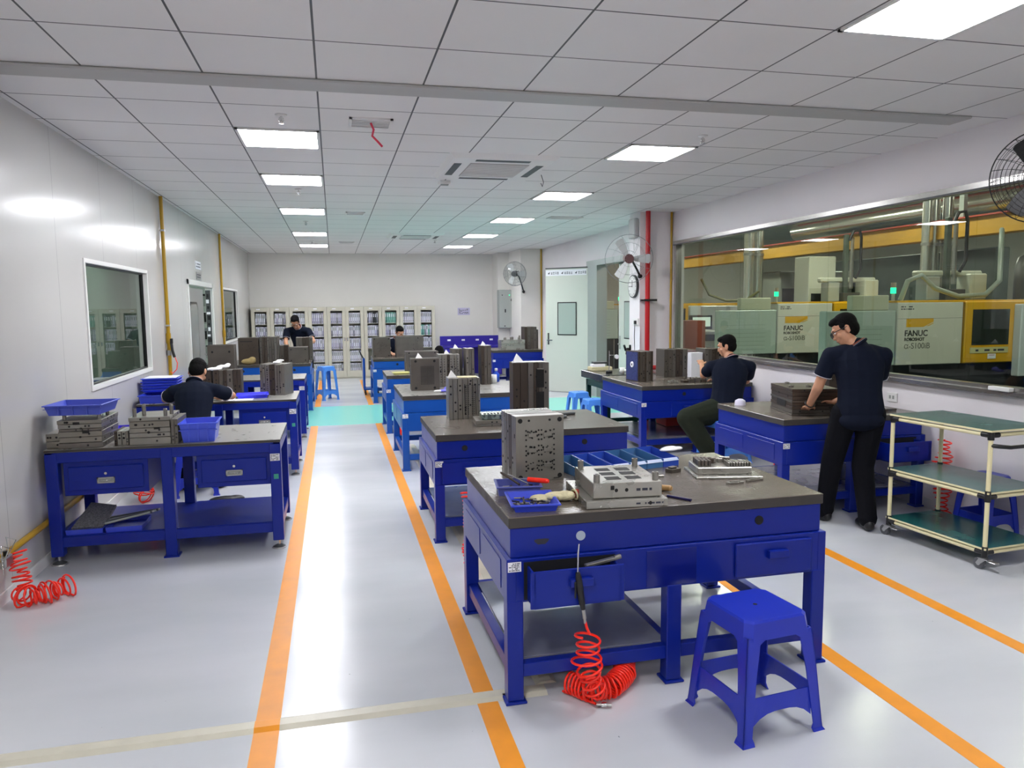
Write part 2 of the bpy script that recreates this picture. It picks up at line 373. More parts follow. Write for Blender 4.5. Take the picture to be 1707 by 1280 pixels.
# rack seen in the gap
t = thing('storage_rack', 'dark rack of small parts seen through the gap of the left doorway', 'rack', (-2.72, 15.3, 0))
m = MB()
for sx in (0, .5):
    for sy in (0, .7): m.box(sx, sx + .04, sy, sy + .04, 0, 1.95, DGREY)
m.build('frame', t)
for k in range(6): MB().box(.0, .54, 0, .74, .1 + k * .33, .13 + k * .33, GREY).build('shelf', t)
m = MB(); rr = random.Random(3)
for k in range(6):
    for j in range(5):
        h = rr.uniform(.08, .22); m.box(.3 - rr.uniform(0, .2), .5, .06 + j * .13, .15 + j * .13, .13 + k * .33, .13 + k * .33 + h, rr.choice([PAPER, DGREY, HOLE, GREY]))
m.build('stored_parts', t)
t = thing('stand_in_strip', 'added dark strip of small blocks on the jamb right of the grey door', 'tools', (XL - .05, 13.155, .85)); MB().box(-.045, .03, 0, .008, 0, 1.15, DGREY, .002).build('backing', t)  # stand-in strip added to darken the pale jamb beside the door
rr = random.Random(9)
for k in range(12): MB().box(-.04 + rr.uniform(0, .02), .0 + rr.uniform(0, .025), -.012, 0, .04 + k * .09, .04 + k * .09 + rr.uniform(.03, .07), rr.choice([PAPER, BLACK, GREY, HOLE])).build('tool', t)  # plain blocks of the stand-in strip, not real tools
# glazing: frame, panes
FR = mat('stainless_frame', 'a8a6a2', .25, metal=.85)
m = MB()
m.box(4.70, 4.80, GY0, GY1, GZ1, GZ1 + .05, FR); m.box(4.68, 4.86, GY0, GY1, GZ0 - .03, GZ0, FR); m.box(4.71, 4.79, GY0, GY1, GZ0, GZ0 + .03, FR)
m.box(4.71, 4.80, GY1 - .06, GY1, GZ0, GZ1, FR); m.box(4.71, 4.80, GY0, GY0 + .05, GZ0, GZ1, FR)
m.box(4.695, 4.70, GY0, GY1, GZ1 - .01, GZ1 + .006, DGREY)
o = struct(m, 'window_3', 'stainless frame of the long glazed partition')
yy = [GY0 + .05, 1.1, 3.0, 4.8, 6.55, 8.2, GY1 - .06]
for a, c in zip(yy[:-1], yy[1:]): MB().box(4.748, 4.756, a + .003, c - .003, GZ0 + .02, GZ1, GLASS).build('glass_pane', o)
m = MB(); m.box(4.66, 4.69, 5.0, 5.25, 1.02, 1.05, WHITE, .005)
# ceiling strip, floor strips, tapes
struct(MB().box(XL, 4.44, 4.57, 4.78, ZC - .018, ZC, mat('strip_grey', 'b2b2b0', .45), .008), 'trim_4', 'long grey cover strip across the ceiling')
STRIP = mat('floor_cable_cover', 'ccc8b6', .4, noise=.06, nscale=10)
m = MB()
for x0, x1 in ((XL, -.37), (-.27, .86)): m.hexa([(x0, 3.02, 0), (x1, 3.02, 0), (x1, 3.12, 0), (x0, 3.12, 0)], [(x0, 3.045, .012), (x1, 3.045, .012), (x1, 3.095, .012), (x0, 3.095, .012)], STRIP)
m.hexa([(-.37, 3.02, 0), (-.27, 3.02, 0), (-.27, 3.12, 0), (-.37, 3.12, 0)], [(-.37, 3.045, .013), (-.27, 3.045, .013), (-.27, 3.095, .013), (-.37, 3.095, .013)], LINE)
struct(m, 'trim_5', 'cream cable cover strip across the floor')
struct(MB().hexa([(.83, 3.12, 0), (.93, 3.12, 0), (.93, 9.2, 0), (.83, 9.2, 0)], [(.855, 3.12, .012), (.905, 3.12, .012), (.905, 9.2, .012), (.855, 9.2, .012)], STRIP), 'trim_6', 'cream cable cover strip running under the middle benches')
k = 7
for (x, w_, y0, y1) in ((-.32, .1, YF, 11.1), (.59, .09, YF, 11.1), (-.32, .1, 13.25, 18.1), (.59, .09, 13.25, 17.9), (2.29, .09, YF, 11.1), (3.24, .09, YF, 11.1)):
    struct(MB().box(x - w_ / 2, x + w_ / 2, y0, y1, -.001, .0015, LINE), 'trim_%d' % k, 'orange floor tape line'); k += 1
struct(MB().box(-.45, XR, 11.1, 13.25, -.001, .0018, TEAL), 'trim_%d' % k, 'pale turquoise crosswalk band on the floor')

# ------------------------------------------------------------------ ceiling things
def lamp(ix, y0, label):
    x0 = X0 + ix * TX
    t = thing('ceiling_light', label, 'light', (x0 + TX / 2, y0 + TY / 2, ZC), 0, 'square panel lights in the tile ceiling')
    m = MB(); a, c = TX / 2 - .008, TY / 2 - .008
    for (p, q, r, s_) in ((-a, a, -c, -c + .02), (-a, a, c - .02, c), (-a, -a + .02, -c, c), (a - .02, a, -c, c)): m.box(p, q, r, s_, -.012, -.001, WHITE)
    m.build('frame', t)
    MB().box(-a + .018, a - .018, -c + .018, c - .018, -.009, -.002, DIFF).build('diffuser', t)
lamp(0, Y0, 'nearest panel light of the left row'); lamp(0, Y0 + 3 * TY, 'second panel light of the left row')
lamp(0, Y0 + 7 * TY, 'third panel light of the left row'); lamp(0, Y0 + 12 * TY, 'fourth panel light of the left row'); lamp(0, Y0 + 16 * TY, 'farthest panel light of the left row')
for i, nm in ((-4, 'nearest panel light of the right row, cut by the frame top'), (0, 'second panel light of the right row'), (4, 'third panel light of the right row'), (8, 'fourth panel light of the right row'), (12, 'fifth panel light of the right row'), (16, 'farthest panel light of the right row')):
    lamp(5, Y0 + (i - 1 if i == -4 else i) * TY, nm)
for i, (ix, j) in enumerate(((0, -8), (0, -12), (5, -13))): lamp(ix, Y0 + j * TY, 'panel light of the %s row behind the viewer, %s' % (('left', 'right')[ix > 0], ('nearer', 'farther')[i % 2]))
def aircon(x, y, w_, d_, label):
    t = thing('air_conditioner', label, 'air conditioner', (x, y, ZC))
    a, c = w_ / 2, d_ / 2
    m = MB(); m.hexa([(-a, -c, 0), (a, -c, 0), (a, c, 0), (-a, c, 0)], [(-a + .04, -c + .05, -.035), (a - .04, -c + .05, -.035), (a - .04, c - .05, -.035), (-a + .04, c - .05, -.035)], WHITE)
    m.build('cover', t)
    g = MB(); g.box(-a * .55, a * .55, -c * .55, c * .55, -.04, -.034, mat('ac_grille', 'b8b6b4', .6))
    for k in range(16): g.box(-a * .54, a * .54, -c * .53 + k * c * 1.06 / 16, -c * .53 + k * c * 1.06 / 16 + .008, -.043, -.04, WHITE)
    g.build('intake_grille', t)
    for (p, q, r, s_) in ((-a * .5, a * .5, -c * .82, -c * .7), (-a * .5, a * .5, c * .7, c * .82), (-a * .84, -a * .7, -c * .5, c * .5), (a * .7, a * .84, -c * .5, c * .5)):
        MB().box(p, q, r, s_, -.037, -.034, mat('ac_slot', '33383a', .5)).build('outlet_slot', t)
    return t
aircon(1.5, 7.07, .98, 1.2, 'large white ceiling air conditioner near the middle of the room')
aircon(1.5, 14.0, .98, 1.0, 'small looking far ceiling air conditioner above the rear benches')
def vent(x, y, w_, d_, label, ribbon=False):
    t = thing('ceiling_vent', label, 'vent', (x, y, ZC)); m = MB()
    for (p, q, r, s_) in ((-w_ / 2, w_ / 2, -d_ / 2, -d_ / 2 + .02), (-w_ / 2, w_ / 2, d_ / 2 - .02, d_ / 2), (-w_ / 2, -w_ / 2 + .02, -d_ / 2, d_ / 2), (w_ / 2 - .02, w_ / 2, -d_ / 2, d_ / 2)): m.box(p, q, r, s_, -.012, 0, WHITE)
    m.build('frame', t); m = MB(); m.box(-w_ / 2 + .02, w_ / 2 - .02, -d_ / 2 + .02, d_ / 2 - .02, -.002, 0, DGREY)
    for k in range(7): y0 = -d_ / 2 + .03 + k * (d_ - .06) / 7; m.box(-w_ / 2 + .02, w_ / 2 - .02, y0, y0 + .012, -.009, -.004, WHITE)
    m.build('slats', t)
    if ribbon: MB().tube([(0, -.02, -.01), (.02, 0, -.05), (.01, .02, -.09), (.05, .02, -.13), (.08, .03, -.16)], .008, mat('pink_ribbon', 'e0405c', .6), n=6).build('ribbon', t)
vent(.3, 5.55, .3, .26, 'ceiling vent with a pink ribbon hanging from it', True)
vent(.34, 10.8, .26, .26, 'small ceiling vent beyond the middle of the room')
vent(.3, 15.6, .3, .26, 'farthest small ceiling vent near the back wall')
vent(3.4, 10.9, .5, .26, 'ceiling vent to the right of the right light row')
def sprinkler(x, y, label):
    t = thing('sprinkler_head', label, 'sprinkler', (x, y, ZC), 0, 'ceiling sprinklers')
    MB().lathe([(0, -.012), (.035, -.01), (.04, 0), (0, 0)], WHITE, 16).build('escutcheon', t)
    m = MB(); m.cyl((0, 0, -.045), (0, 0, -.01), .008, CHROME); m.tube([(-.012, 0, -.02), (-.016, 0, -.04), (0, 0, -.055)], .003, CHROME, n=5); m.tube([(.012, 0, -.02), (.016, 0, -.04), (0, 0, -.055)], .003, CHROME, n=5)
    m.lathe([(0, -.06), (.02, -.058), (.02, -.055), (0, -.055)], CHROME, 14); m.build('nozzle', t)
sprinkler(-.3, 5.45, 'sprinkler in front of the nearest left panel light'); sprinkler(2.84, 5.5, 'sprinkler in front of the second right panel light')
sprinkler(-.33, 8.74, 'sprinkler behind the second left panel light'); sprinkler(-.36, 11.9, 'sprinkler behind the third left panel light'); sprinkler(-.36, 15.4, 'sprinkler behind the fourth left panel light')
sprinkler(1.98, 14.9, 'sprinkler by the far air conditioner')
o = MB().box(-.06, .06, -.05, .05, -.035, 0, WHITE, .008).box(-.04, .04, -.03, .03, -.045, -.035, GREY).build('smoke_detector', None, (1.17, 7.95, ZC)); tag(o, 'white square sensor on the ceiling behind the large air conditioner', 'sensor')
o = MB().tube([(2.01, 7.2, 2.96), (2.06, 7.3, 2.91), (2.16, 7.7, 2.93), (2.2, 7.9, 2.995)], .004, DGREY, n=5).build('control_wire'); tag(o, 'thin wire drooping from the large ceiling air conditioner', 'wire')
# ------------------------------------------------------------------ benches
def label_plate(t, x, z, seed, y=-.0165, w_=.058, h_=.042, green=False):
    o = MB().box(x, x + w_, y - .002, y, z, z + h_, PAPER).build('inventory_label', t)
    MB().text_marks(x + .004, x + w_ - .004, z + .003, z + h_ - .003, y - .002, INK, 5, seed, .7).build('label_print', o)
def drawer_handle_block(dr, x, y, z, m, w_=.1):
    MB().box(x - w_ / 2, x + w_ / 2, y - .022, y, z + .012, z + .02, m, .003).box(x - w_ / 2, x + w_ / 2, y - .024, y - .018, z - .014, z + .02, m, .002).box(x - w_ / 2, x - w_ / 2 + .006, y - .022, y, z - .014, z + .02, m).box(x + w_ / 2 - .006, x + w_ / 2, y - .022, y, z - .014, z + .02, m).build('drawer_handle', dr)
def heavy_bench(label, x, y, w_, d, h, rz=0, m=BLUE, drawers=((.04, .42, 0), (1.05, 1.44, 0)), holes=((.3, HOLE), (1.17, HOLE)), sid=1, shelf=None, mid=True, hb=.19, group='blue fitting benches with thick steel tops', top=SLAB, drop=0):
    t = thing('workbench', label, 'workbench', (x, y, 0), rz, group)
    ms = MB(); ms.box(0, w_, 0, d, h - .048, h, top, .003)
    for i in range(len(ms.m)):   # edges are darker, rougher ground steel
        f = ms.f[i]; n = (ms.v[f[1]] - ms.v[f[0]]).cross(ms.v[f[2]] - ms.v[f[0]])
        if abs(n.z) < .5 * n.length: ms.m[i] = ms.mi(SLABE)
    ms.build('worktop', t)
    z1 = h - .048; z2 = z1 - .13; z3 = z2 - hb
    r = MB(); r.box(.008, w_ - .008, .008, d - .008, z2, z1, m, .003); r.build('upper_rim', t)
    o = .013
    a = MB()
    a.box(-o + .004, w_ + o - .004, -o + .004, .02, z3, z2 - .001, m, .003); a.box(-o + .004, w_ + o - .004, d - .02, d + o, z3, z2 - .001, m, .003)
    a.box(-o, .03, -o + .002, d + o, z3, z2, m, .003); a.box(w_ - .03, w_ + o, -o + .002, d + o, z3, z2, m, .003)
    a.box(.02, w_ - .02, .02, d - .02, z3 + .02, z3 + .03, m)
    for k in range(2): a.box(-o - .003, -o, .1 + k * (d / 2 - .05), d / 2 - .03 + k * (d / 2 - .05), z3 + .03, z2 - .03, m, .002)
    a.build('apron', t)
    L = .07
    xs = [-o, w_ + o - L] + ([w_ * .5 - L / 2] if mid else [])
    for i, lx in enumerate(xs):
        for j, ly in enumerate((-o, d + o - L)):
            MB().box(lx, lx + L, ly, ly + L, .012, z3 + .01, m, .004).box(lx - .012, lx + L + .012, ly - .012, ly + L + .012, 0, .012, m, .003).build('leg', t)
    for j, ly in enumerate((0, d - .045)): MB().box(.05, w_ - .05, ly, ly + .045, .11, .17, m, .003).build('rail', t)
    for lx in (0, w_ - .045): MB().box(lx, lx + .045, .05, d - .05, .11, .17, m, .003).build('rail', t)
    if mid: MB().box(w_ * .5 - .03, w_ * .5 + .03, .04, d - .04, .112, .168, m, .003).build('rail', t)
    if shelf: MB().box(shelf[0], shelf[1], .05, d - .05, .168, .176, SHELF).build('lower_shelf', t)
    for (a0, a1, op) in drawers:
        dm = MB(); y0 = -o - .012 - op; zz0, zz1 = z3 + .012, z2 - .02
        if op:
            MB().box(a0, a1, -o - .002, -o, zz0, zz1 + .006, DBLUE).build('drawer_opening', t)
            dm.box(a0, a1, y0, y0 + .01, zz0, zz1, m, .003); dm.box(a0 + .015, a0 + .022, y0, -.002, zz0, zz1 - .01, m); dm.box(a1 - .022, a1 - .015, y0, -.002, zz0, zz1 - .01, m); dm.box(a0 + .015, a1 - .015, y0, -.002, zz0, zz0 + .006, m)
        else: dm.box(a0, a1, y0, -o + .002, zz0, zz1, m, .005)
        dr = dm.build('drawer', t); drawer_handle_block(dr, (a0 + a1) / 2 + .01, y0, (zz0 + zz1) / 2 + .02, m)
    for hx, hm in holes:
        MB().cyl((hx, .0085, (z1 + z2) / 2 + .01), (hx, .004, (z1 + z2) / 2 + .01), .021, hm, n=20).build('cable_port', t)
    label_plate(t, -o + .004, z2 - .052, sid, -o)
    return t
def shelf_bench(label, x, y, w_, d, h, rz=0, m=BLUE, drawers=((.1, .62), (.93, 1.42)), sid=2, green=True, feet=True, full=True, group='blue benches along the left wall'):
    t = thing('workbench', label, 'workbench', (x, y, 0), rz, group)
    ms = MB(); ms.box(0, w_, 0, d, h - .02, h, LTOP, .002)
    for i in range(len(ms.m)):
        f = ms.f[i]; n = (ms.v[f[1]] - ms.v[f[0]]).cross(ms.v[f[2]] - ms.v[f[0]])
        if abs(n.z) < .5 * n.length: ms.m[i] = ms.mi(SLABE)
    ms.build('worktop', t)
    zt = h - .02; L = .075; f0 = .06 if feet else 0
    a = MB(); a.box(.002, w_ - .002, .004, .05, zt - .07, zt, m, .003); a.box(.002, w_ - .002, d - .05, d - .004, zt - .07, zt, m, .003)
    a.box(.002, .05, .004, d - .004, zt - .07, zt, m, .003); a.box(w_ - .05, w_ - .002, .004, d - .004, zt - .07, zt, m, .003); a.build('top_frame', t)
    for i, lx in enumerate((0, w_ / 2 - L / 2, w_ - L)):
        for ly in (0, d - L):
            leg = MB().box(lx, lx + L, ly, ly + L, (f0 if i != 1 else 0.005), zt - .01, m, .004).build('leg', t)
            if feet and i != 1:
                fm = MB(); cx, cy = lx + L / 2, ly + L / 2; fm.cyl((cx, cy, .015), (cx, cy, f0 + .005), .008, CHROME); fm.lathe([(0, 0), (.048, 0), (.046, .008), (.02, .022), (0, .022)], DGREY, 20, (cx, cy, 0)); fm.lathe([(.05, 0), (.05, .007), (.044, .009)], SILVER, 20, (cx, cy, 0)); fm.build('levelling_foot', leg)
            elif i == 1: MB().box(lx - .012, lx + L + .012, ly - .012, ly + L + .012, 0, .01, m).build('foot_plate', leg)
    MB().box(.03, w_ - .03, .025, d - .03, .185, .195, m).box(.03, w_ - .03, .01, .05, .12, .19, m, .003).box(.03, w_ - .03, d - .05, d - .01, .12, .19, m, .003).build('lower_shelf', t)
    for lx in (.01, w_ - .05): MB().box(lx, lx + .04, .06, d - .06, .12, .19, m, .003).build('rail', t)
    for (a0, a1) in drawers:
        z1, z0 = zt - .07, zt - .30
        MB().box(a0, a1, .03, d - .08, z0, z1, m, .003).build('drawer_housing', t)
        dr = MB().box(a0 + .03, a1 - .03, .016, .035, z0 + .035, z1 - .035, m, .004).build('drawer', t); cx = (a0 + a1) / 2
        hm = MB(); zc = (z0 + z1) / 2
        for (p, q, r_, s_) in ((-.055, .055, -.032, -.024), (-.055, .055, .0, .008), (-.055, -.047, -.032, .008), (.047, .055, -.032, .008)): hm.box(cx + p, cx + q, .008, .017, zc + r_ - .005, zc + s_ - .005, SILVER)
        hm.box(cx - .048, cx + .048, .013, .0165, zc - .03, zc - .004, GREY); hm.tube([(cx - .035, .012, zc - .012), (cx - .035, .002, zc - .016), (cx + .035, .002, zc - .016), (cx + .035, .012, zc - .012)], .003, CHROME, n=6); hm.build('drawer_pull', dr)
        MB().cyl((cx, .017, zc + .03), (cx, .009, zc + .03), .009, CHROME, n=12).build('lock', dr)
    label_plate(t, w_ - .072, zt - .13, sid, -.0005, .065, .05)
    if green: MB().box(w_ - .052, w_ - .02, -.0025, 0, zt - .26, zt - .225, mat('green_sticker', '3a9c86', .5)).build('green_sticker', t)
    return t
H1, HT = .815, .785
T1 = heavy_bench('nearest workbench with the left drawer open', .685, 2.995, 1.51, 1.03, H1, rad(.4), drawers=((.06, .47, .1), (1.05, 1.44, 0)), holes=((.32, HOLEW), (1.18, HOLE)), shelf=(.05, .74), sid=11)
m = MB(); m.add([(.145 + .03 * math.cos(a) * (1 + .3 * math.sin(3 * a)), .0075, .70 + .017 * math.sin(a) * (1 + .3 * math.cos(2 * a))) for a in [k * math.pi / 6 for k in range(12)]], [list(range(12))], mat('oil_stain', '2a2a38', .5)).build('oil_stain', T1)
MB().box(.62, .86, -.0115, -.0095, .455, .62, mat('darker_blue_patch', '0c1a74', .2, coat=.5), .001).build('dark_patch', T1)  # darker, glossier blue rectangle on the apron between the drawers
t = thing('plate_offcut', 'long grey steel bar sticking out of the open drawer of the nearest workbench', 'metal bar', (1.02, 2.93, .60)); MB().box(-.02, .12, -.012, .012, 0, .012, STEELS[3], .002).cyl((.12, 0, .006), (.15, 0, .008), .011, STEELS[3]).build('bar', t); t.rotation_euler = (0, rad(-6), rad(8))
T2 = heavy_bench('second middle workbench, behind the nearest one, with two tall moulds on it', .68, 5.28, 1.47, .98, HT, drawers=((.04, .43, 0), (1.02, 1.42, 0)), holes=((.21, HOLE), (1.12, HOLE)), shelf=(.05, .72), sid=12)
T3 = heavy_bench('lighter blue middle workbench carrying the mould with a grid of dots', .665, 7.74, 1.47, 1.22, HT, m=LBLUE, top=LTOP, drawers=((.25, .62, 0), (.9, 1.3, 0)), holes=((1.2, HOLE),), sid=13, group='lighter blue benches')
T4 = heavy_bench('light blue workbench half hidden behind the dotted mould, at the turquoise band', .665, 10.15, 1.2, .9, HT, m=LBLUE, top=LTOP, drawers=((.2, .6, 0),), holes=(), sid=14, group='lighter blue benches')
T5 = heavy_bench('farthest middle workbench where a man sits behind two moulds', .66, 13.5, 1.3, 1.0, HT, m=LBLUE, drawers=((.2, .6, 0),), holes=((.42, HOLE),), sid=15, group='lighter blue benches')
t = thing('hand_truck', 'blue hand truck with black grip beside the farthest middle workbench', 'trolley', (.52, 14.75, 0))
MB().box(0, .32, 0, .4, .1, .13, LBLUE, .01).build('platform', t); MB().box(.0, .04, .0, .4, .13, .72, LBLUE, .01).build('back_panel', t)
MB().tube([(.02, .05, .7), (-.04, .05, .82), (-.06, .1, .86), (-.06, .3, .86), (-.04, .35, .82), (.02, .35, .7)], .012, BLACK).build('handle', t)
for a, c in ((.04, .04), (.28, .04), (.04, .36), (.28, .36)): MB().cyl((a - .012, c, .05), (a + .012, c, .05), .05, RUBBER).build('wheel', t)
R1 = heavy_bench('right workbench where the standing man works', 3.42, 5.2, 1.3, 1.06, HT, rad(0), holes=(), drawers=((.83, 1.22, .16),), sid=16, shelf=(.05, 1.25))
R2 = heavy_bench('right rear workbench where the seated man with olive trousers works', 3.34, 7.82, 1.38, 1.3, HT, holes=((.52, HOLE),), drawers=((.35, .72, 0),), sid=17, shelf=(.1, 1.3))
SB = heavy_bench('far workbench with dark moulds to the left of the open door', 3.12, 14.9, 1.05, 1.0, .80, m=BLUE, drawers=((.2, .6, 0),), holes=((.5, HOLE),), sid=18)
L1 = shelf_bench('nearest left workbench with two drawers and crates of plates on it', -1.885, 5.44, 1.49, .80, HT, sid=21)
L2 = shelf_bench('left workbench where the man writes beside the blue trays', -1.885, 7.84, 1.49, .8, HT, drawers=((.93, 1.42),), sid=22)
L3 = shelf_bench('left workbench behind the writing man, mostly hidden by moulds', -1.885, 10.1, 1.49, .8, HT, sid=23, green=False)
L4 = heavy_bench('lighter blue left workbench in front of the man bending down', -1.86, 12.85, 1.46, 1.3, HT, m=LBLUE, drawers=((.2, .6, 0),), holes=((1.2, HOLE), (.4, HOLE)), sid=24, group='lighter blue benches')
# granite inspection table
t = thing('inspection_table', 'dark green stand with a black granite slab behind the right rear workbench', 'table', (3.42, 9.25, 0))
MB().box(0, .86, 0, .95, .68, .78, mat('granite', '15191c', .2, noise=.3, nscale=80), .006).build('granite_slab', t)
for a in (.05, .76):
    for c in (.05, .82): MB().box(a, a + .06, c, c + .06, 0, .66, DGREEN, .004).build('leg', t)
MB().box(.05, .82, .05, .09, .58, .66, DGREEN).box(.05, .82, .82, .86, .58, .66, DGREEN).box(.05, .09, .05, .86, .58, .66, DGREEN).box(.76, .82, .05, .86, .58, .66, DGREEN).box(.05, .82, .07, .1, .15, .2, DGREEN).build('frame', t)
# back-wall indigo bench
t = thing('workstation', 'indigo blue workstation with a back panel by the far wall', 'workstation', (2.5, 17.7, 0))
MB().box(0, 1.45, .5, .54, .05, .98, INDIGO, .004).build('back_panel', t); MB().box(0, 1.45, 0, .5, .72, .76, INDIGO, .004).build('worktop', t)
MB().box(.02, .5, .02, .48, .05, .72, INDIGO, .004).box(.95, 1.43, .02, .48, .05, .72, INDIGO, .004).build('cabinet', t)
for a, c in ((.06, .46), (1.0, 1.4)):
    for k in range(3): MB().box(a, c, .005, .02, .1 + k * .2, .27 + k * .2, mat('indigo_drawer', '3a2cb0', .35), .003).build('drawer', t)
m = MB()
for k in range(4): m.box(.18 + .35 * k, .26 + .35 * k, .495, .5, .86, .90, PAPER)
m.build('stickers', t)
# ------------------------------------------------------------------ moulds
def mould(label, x, y, z, w_, d, h, rz=0, stack='y', plates=5, s0=0, feats=(), group='steel injection moulds standing on the benches', ring=None, pillars=None, seed=1, jig=.006, dark=0):
    """stack: axis through the plates. feats on the front (-y) face."""
    t = thing('injection_mould', label, 'mould', (x, y, z), rz, group); r = random.Random(seed)
    L = {'x': w_, 'y': d, 'z': h}[stack]; ws = [r.uniform(.6, 1.4) for _ in range(plates)]; S = sum(ws); p = 0
    for i, q in enumerate(ws):
        a, c = p / S * L + .0012, (p + q) / S * L - .0012; p += q; j = 0 if (i in (0, plates - 1)) else r.uniform(0, jig)
        mm = STEELS[(s0 + r.choice((0, 0, 1, 3))) % 6] if dark == 0 else STEELS[(4, 2, 1, 4)[r.randrange(4)]]
        b = MB()
        if stack == 'x': b.box(a, c, j, d - j, 0, h - j, mm, .0015)
        elif stack == 'y': b.box(j, w_ - j, a, c, 0, h - j, mm, .0015)
        else: b.box(j, w_ - j, j, d - j, a, c, mm, .0015)
        if stack == 'x':      # slots and screws on the visible edges
            for k in range(r.randrange(1, 5)): zz = r.uniform(.12, .88) * h; b.cyl(((a + c) / 2, j - .0008, zz), ((a + c) / 2, j + .001, zz), min(.008, (c - a) * .3), HOLE, n=10)
        if stack == 'z':
            for k in range(r.randrange(1, 4)): xx = r.uniform(.15, .85) * w_; b.cyl((xx, j - .0008, (a + c) / 2), (xx, j + .001, (a + c) / 2), min(.007, (c - a) * .3), HOLE, n=10)
            for k in range(3): yy = r.uniform(.15, .85) * d; b.cyl((w_ - j - .001, yy, (a + c) / 2), (w_ - j + .0008, yy, (a + c) / 2), min(.007, (c - a) * .3), HOLE, n=10)
        if stack == 'y':
            for k in range(2): zz = r.uniform(.15, .85) * h; b.cyl((j - .0008, (a + c) / 2, zz), (j + .001, (a + c) / 2, zz), min(.007, (c - a) * .3), HOLE, n=10)
        if (stack == 'y' and i == 0) or stack != 'y':
            pass
        b.build('plate', t)
    if feats:
        b = MB()
        def disc(u, v, rr_, m=HOLE): b.cyl((u * w_, -.0012, v * h), (u * w_, .001, v * h), rr_, m, n=14)
        for f in feats:
            if f[0] == 'h': disc(f[1], f[2], f[3])
            elif f[0] == 'g':   # grid of small holes
                _, u0, u1, v0, v1, nu, nv, rr_ = f
                for i in range(nu):
                    for j in range(nv): disc(u0 + (u1 - u0) * i / max(nu - 1, 1), v0 + (v1 - v0) * j / max(nv - 1, 1), rr_)
            elif f[0] == 'r': b.box(f[1] * w_, f[2] * w_, -.0012, .001, f[3] * h, f[4] * h, f[5] if len(f) > 5 else HOLE)
            elif f[0] == 'b': b.box(f[1] * w_, f[2] * w_, -f[5], 0, f[3] * h, f[4] * h, STEELS[3], .002)
            elif f[0] == 'c':   # little cluster of random holes
                _, u0, u1, v0, v1, n = f
                for k in range(n): disc(r.uniform(u0, u1), r.uniform(v0, v1), r.uniform(.003, .006))
        b.build('machined_face', t)
    if ring: b = MB(); b.cyl((ring[0] * w_, -.008, ring[1] * h), (ring[0] * w_, .001, ring[1] * h), ring[2], STEELS[5], n=24); b.cyl((ring[0] * w_, -.0088, ring[1] * h), (ring[0] * w_, -.008, ring[1] * h), ring[2] * .3, HOLE, n=16); b.build('locating_ring', t)
    if pillars:
        for u, v, pr, ph in pillars:
            MB().cyl((u * w_, v * d, h - .002), (u * w_, v * d, h + ph * .86), pr, STEELS[3], n=16).cyl((u * w_, v * d, h + ph * .86), (u * w_, v * d, h + ph), pr, STEELS[3], r1=pr * .75, n=16).cyl((u * w_, v * d, h + ph), (u * w_, v * d, h + ph + .0006), pr * .5, HOLE, n=12).build('guide_pillar', t)
    return t
CH = lambda r=.011, e=.1, f=.93: [('h', e, f, r), ('h', 1 - e, f, r), ('h', e, 1 - f, r), ('h', 1 - e, 1 - f, r)]
g6 = []
for i in range(2):
    for j in range(3):
        u, v = .34 + i * .32, .24 + j * .235
        g6 += [('c', u - .1, u + .1, v - .06, v + .06, 14), ('g', u - .13, u - .13, v - .07, v + .07, 1, 3, .0045), ('g', u + .13, u + .13, v - .07, v + .07, 1, 3, .0045), ('b', u - .085, u + .085, v - .03, v + .03, .0025)]
mould('nearest tall mould with six clusters of small holes on its face', .865, 3.6, H1, .255, .27, .335, rad(3), 'y', 6, 2, CH(.012, .09, .93) + g6 + [('h', .27, .93, .006), ('h', .7, .93, .006), ('r', .78, .9, .03, .04)], seed=4)
mould('tall mould with a perforated strip, on the second middle workbench', .885, 6.0, HT, .26, .2, .335, rad(-2), 'x', 7, 0, [('g', .55, .62, .12, .82, 2, 16, .004), ('g', .74, .8, .12, .82, 2, 16, .004), ('r', .5, .52, .1, .85), ('r', .85, .87, .1, .85), ('h', .7, .93, .008)], seed=5)
mould('big dark brown mould with tall slots, tissue on top', 1.44, 6.08, HT, .31, .17, .44, rad(-3), 'x', 6, 2, [('r', .66, .86, .52, .86), ('r', .66, .86, .08, .44), ('r', .64, .66, .05, .9), ('b', .66, .84, .87, .89, .004)], seed=6, dark=1)
mould('tall mould with a dense grid of dots, paper on top', .80, 8.2, HT, .31, .2, .35, rad(-2), 'y', 5, 1, CH(.014, .17, .92) + [('g', .36, .8, .2, .75, 11, 17, .0042)], seed=7, ring=None)
mould('green tinged mould just behind and right of the dotted mould', 1.15, 8.5, HT, .24, .22, .37, 0, 'x', 6, 3, [('g', .1, .9, .15, .85, 6, 10, .005)], seed=8)
mould('slim tall mould plate pair, second from the left behind the dotted mould', 1.335, 8.72, HT, .13, .18, .42, 0, 'x', 3, 1, (('h', .6, .8, .012), ('r', .5, .7, .2, .35)), seed=9)
mould('slim tall mould plate in the middle of the row behind the dotted mould', 1.47, 8.55, HT, .1, .2, .43, 0, 'x', 3, 0, (), seed=10)
mould('slim tall brown plate at the right end of the row behind the dotted mould', 1.66, 8.6, HT, .12, .2, .455, 0, 'x', 3, 2, (), seed=11, dark=1)
mould('low mould with an eye bolt seen over the dotted mould', .95, 10.4, HT, .45, .25, .30, 0, 'y', 4, 1, CH(.01) + [('g', .1, .4, .3, .8, 8, 8, .005)], seed=12)
mould('far mould with holes at the left end of the farthest middle workbench', .68, 13.95, HT, .32, .3, .36, 0, 'y', 4, 2, CH(.012) + [('c', .2, .8, .2, .8, 18)], seed=13)
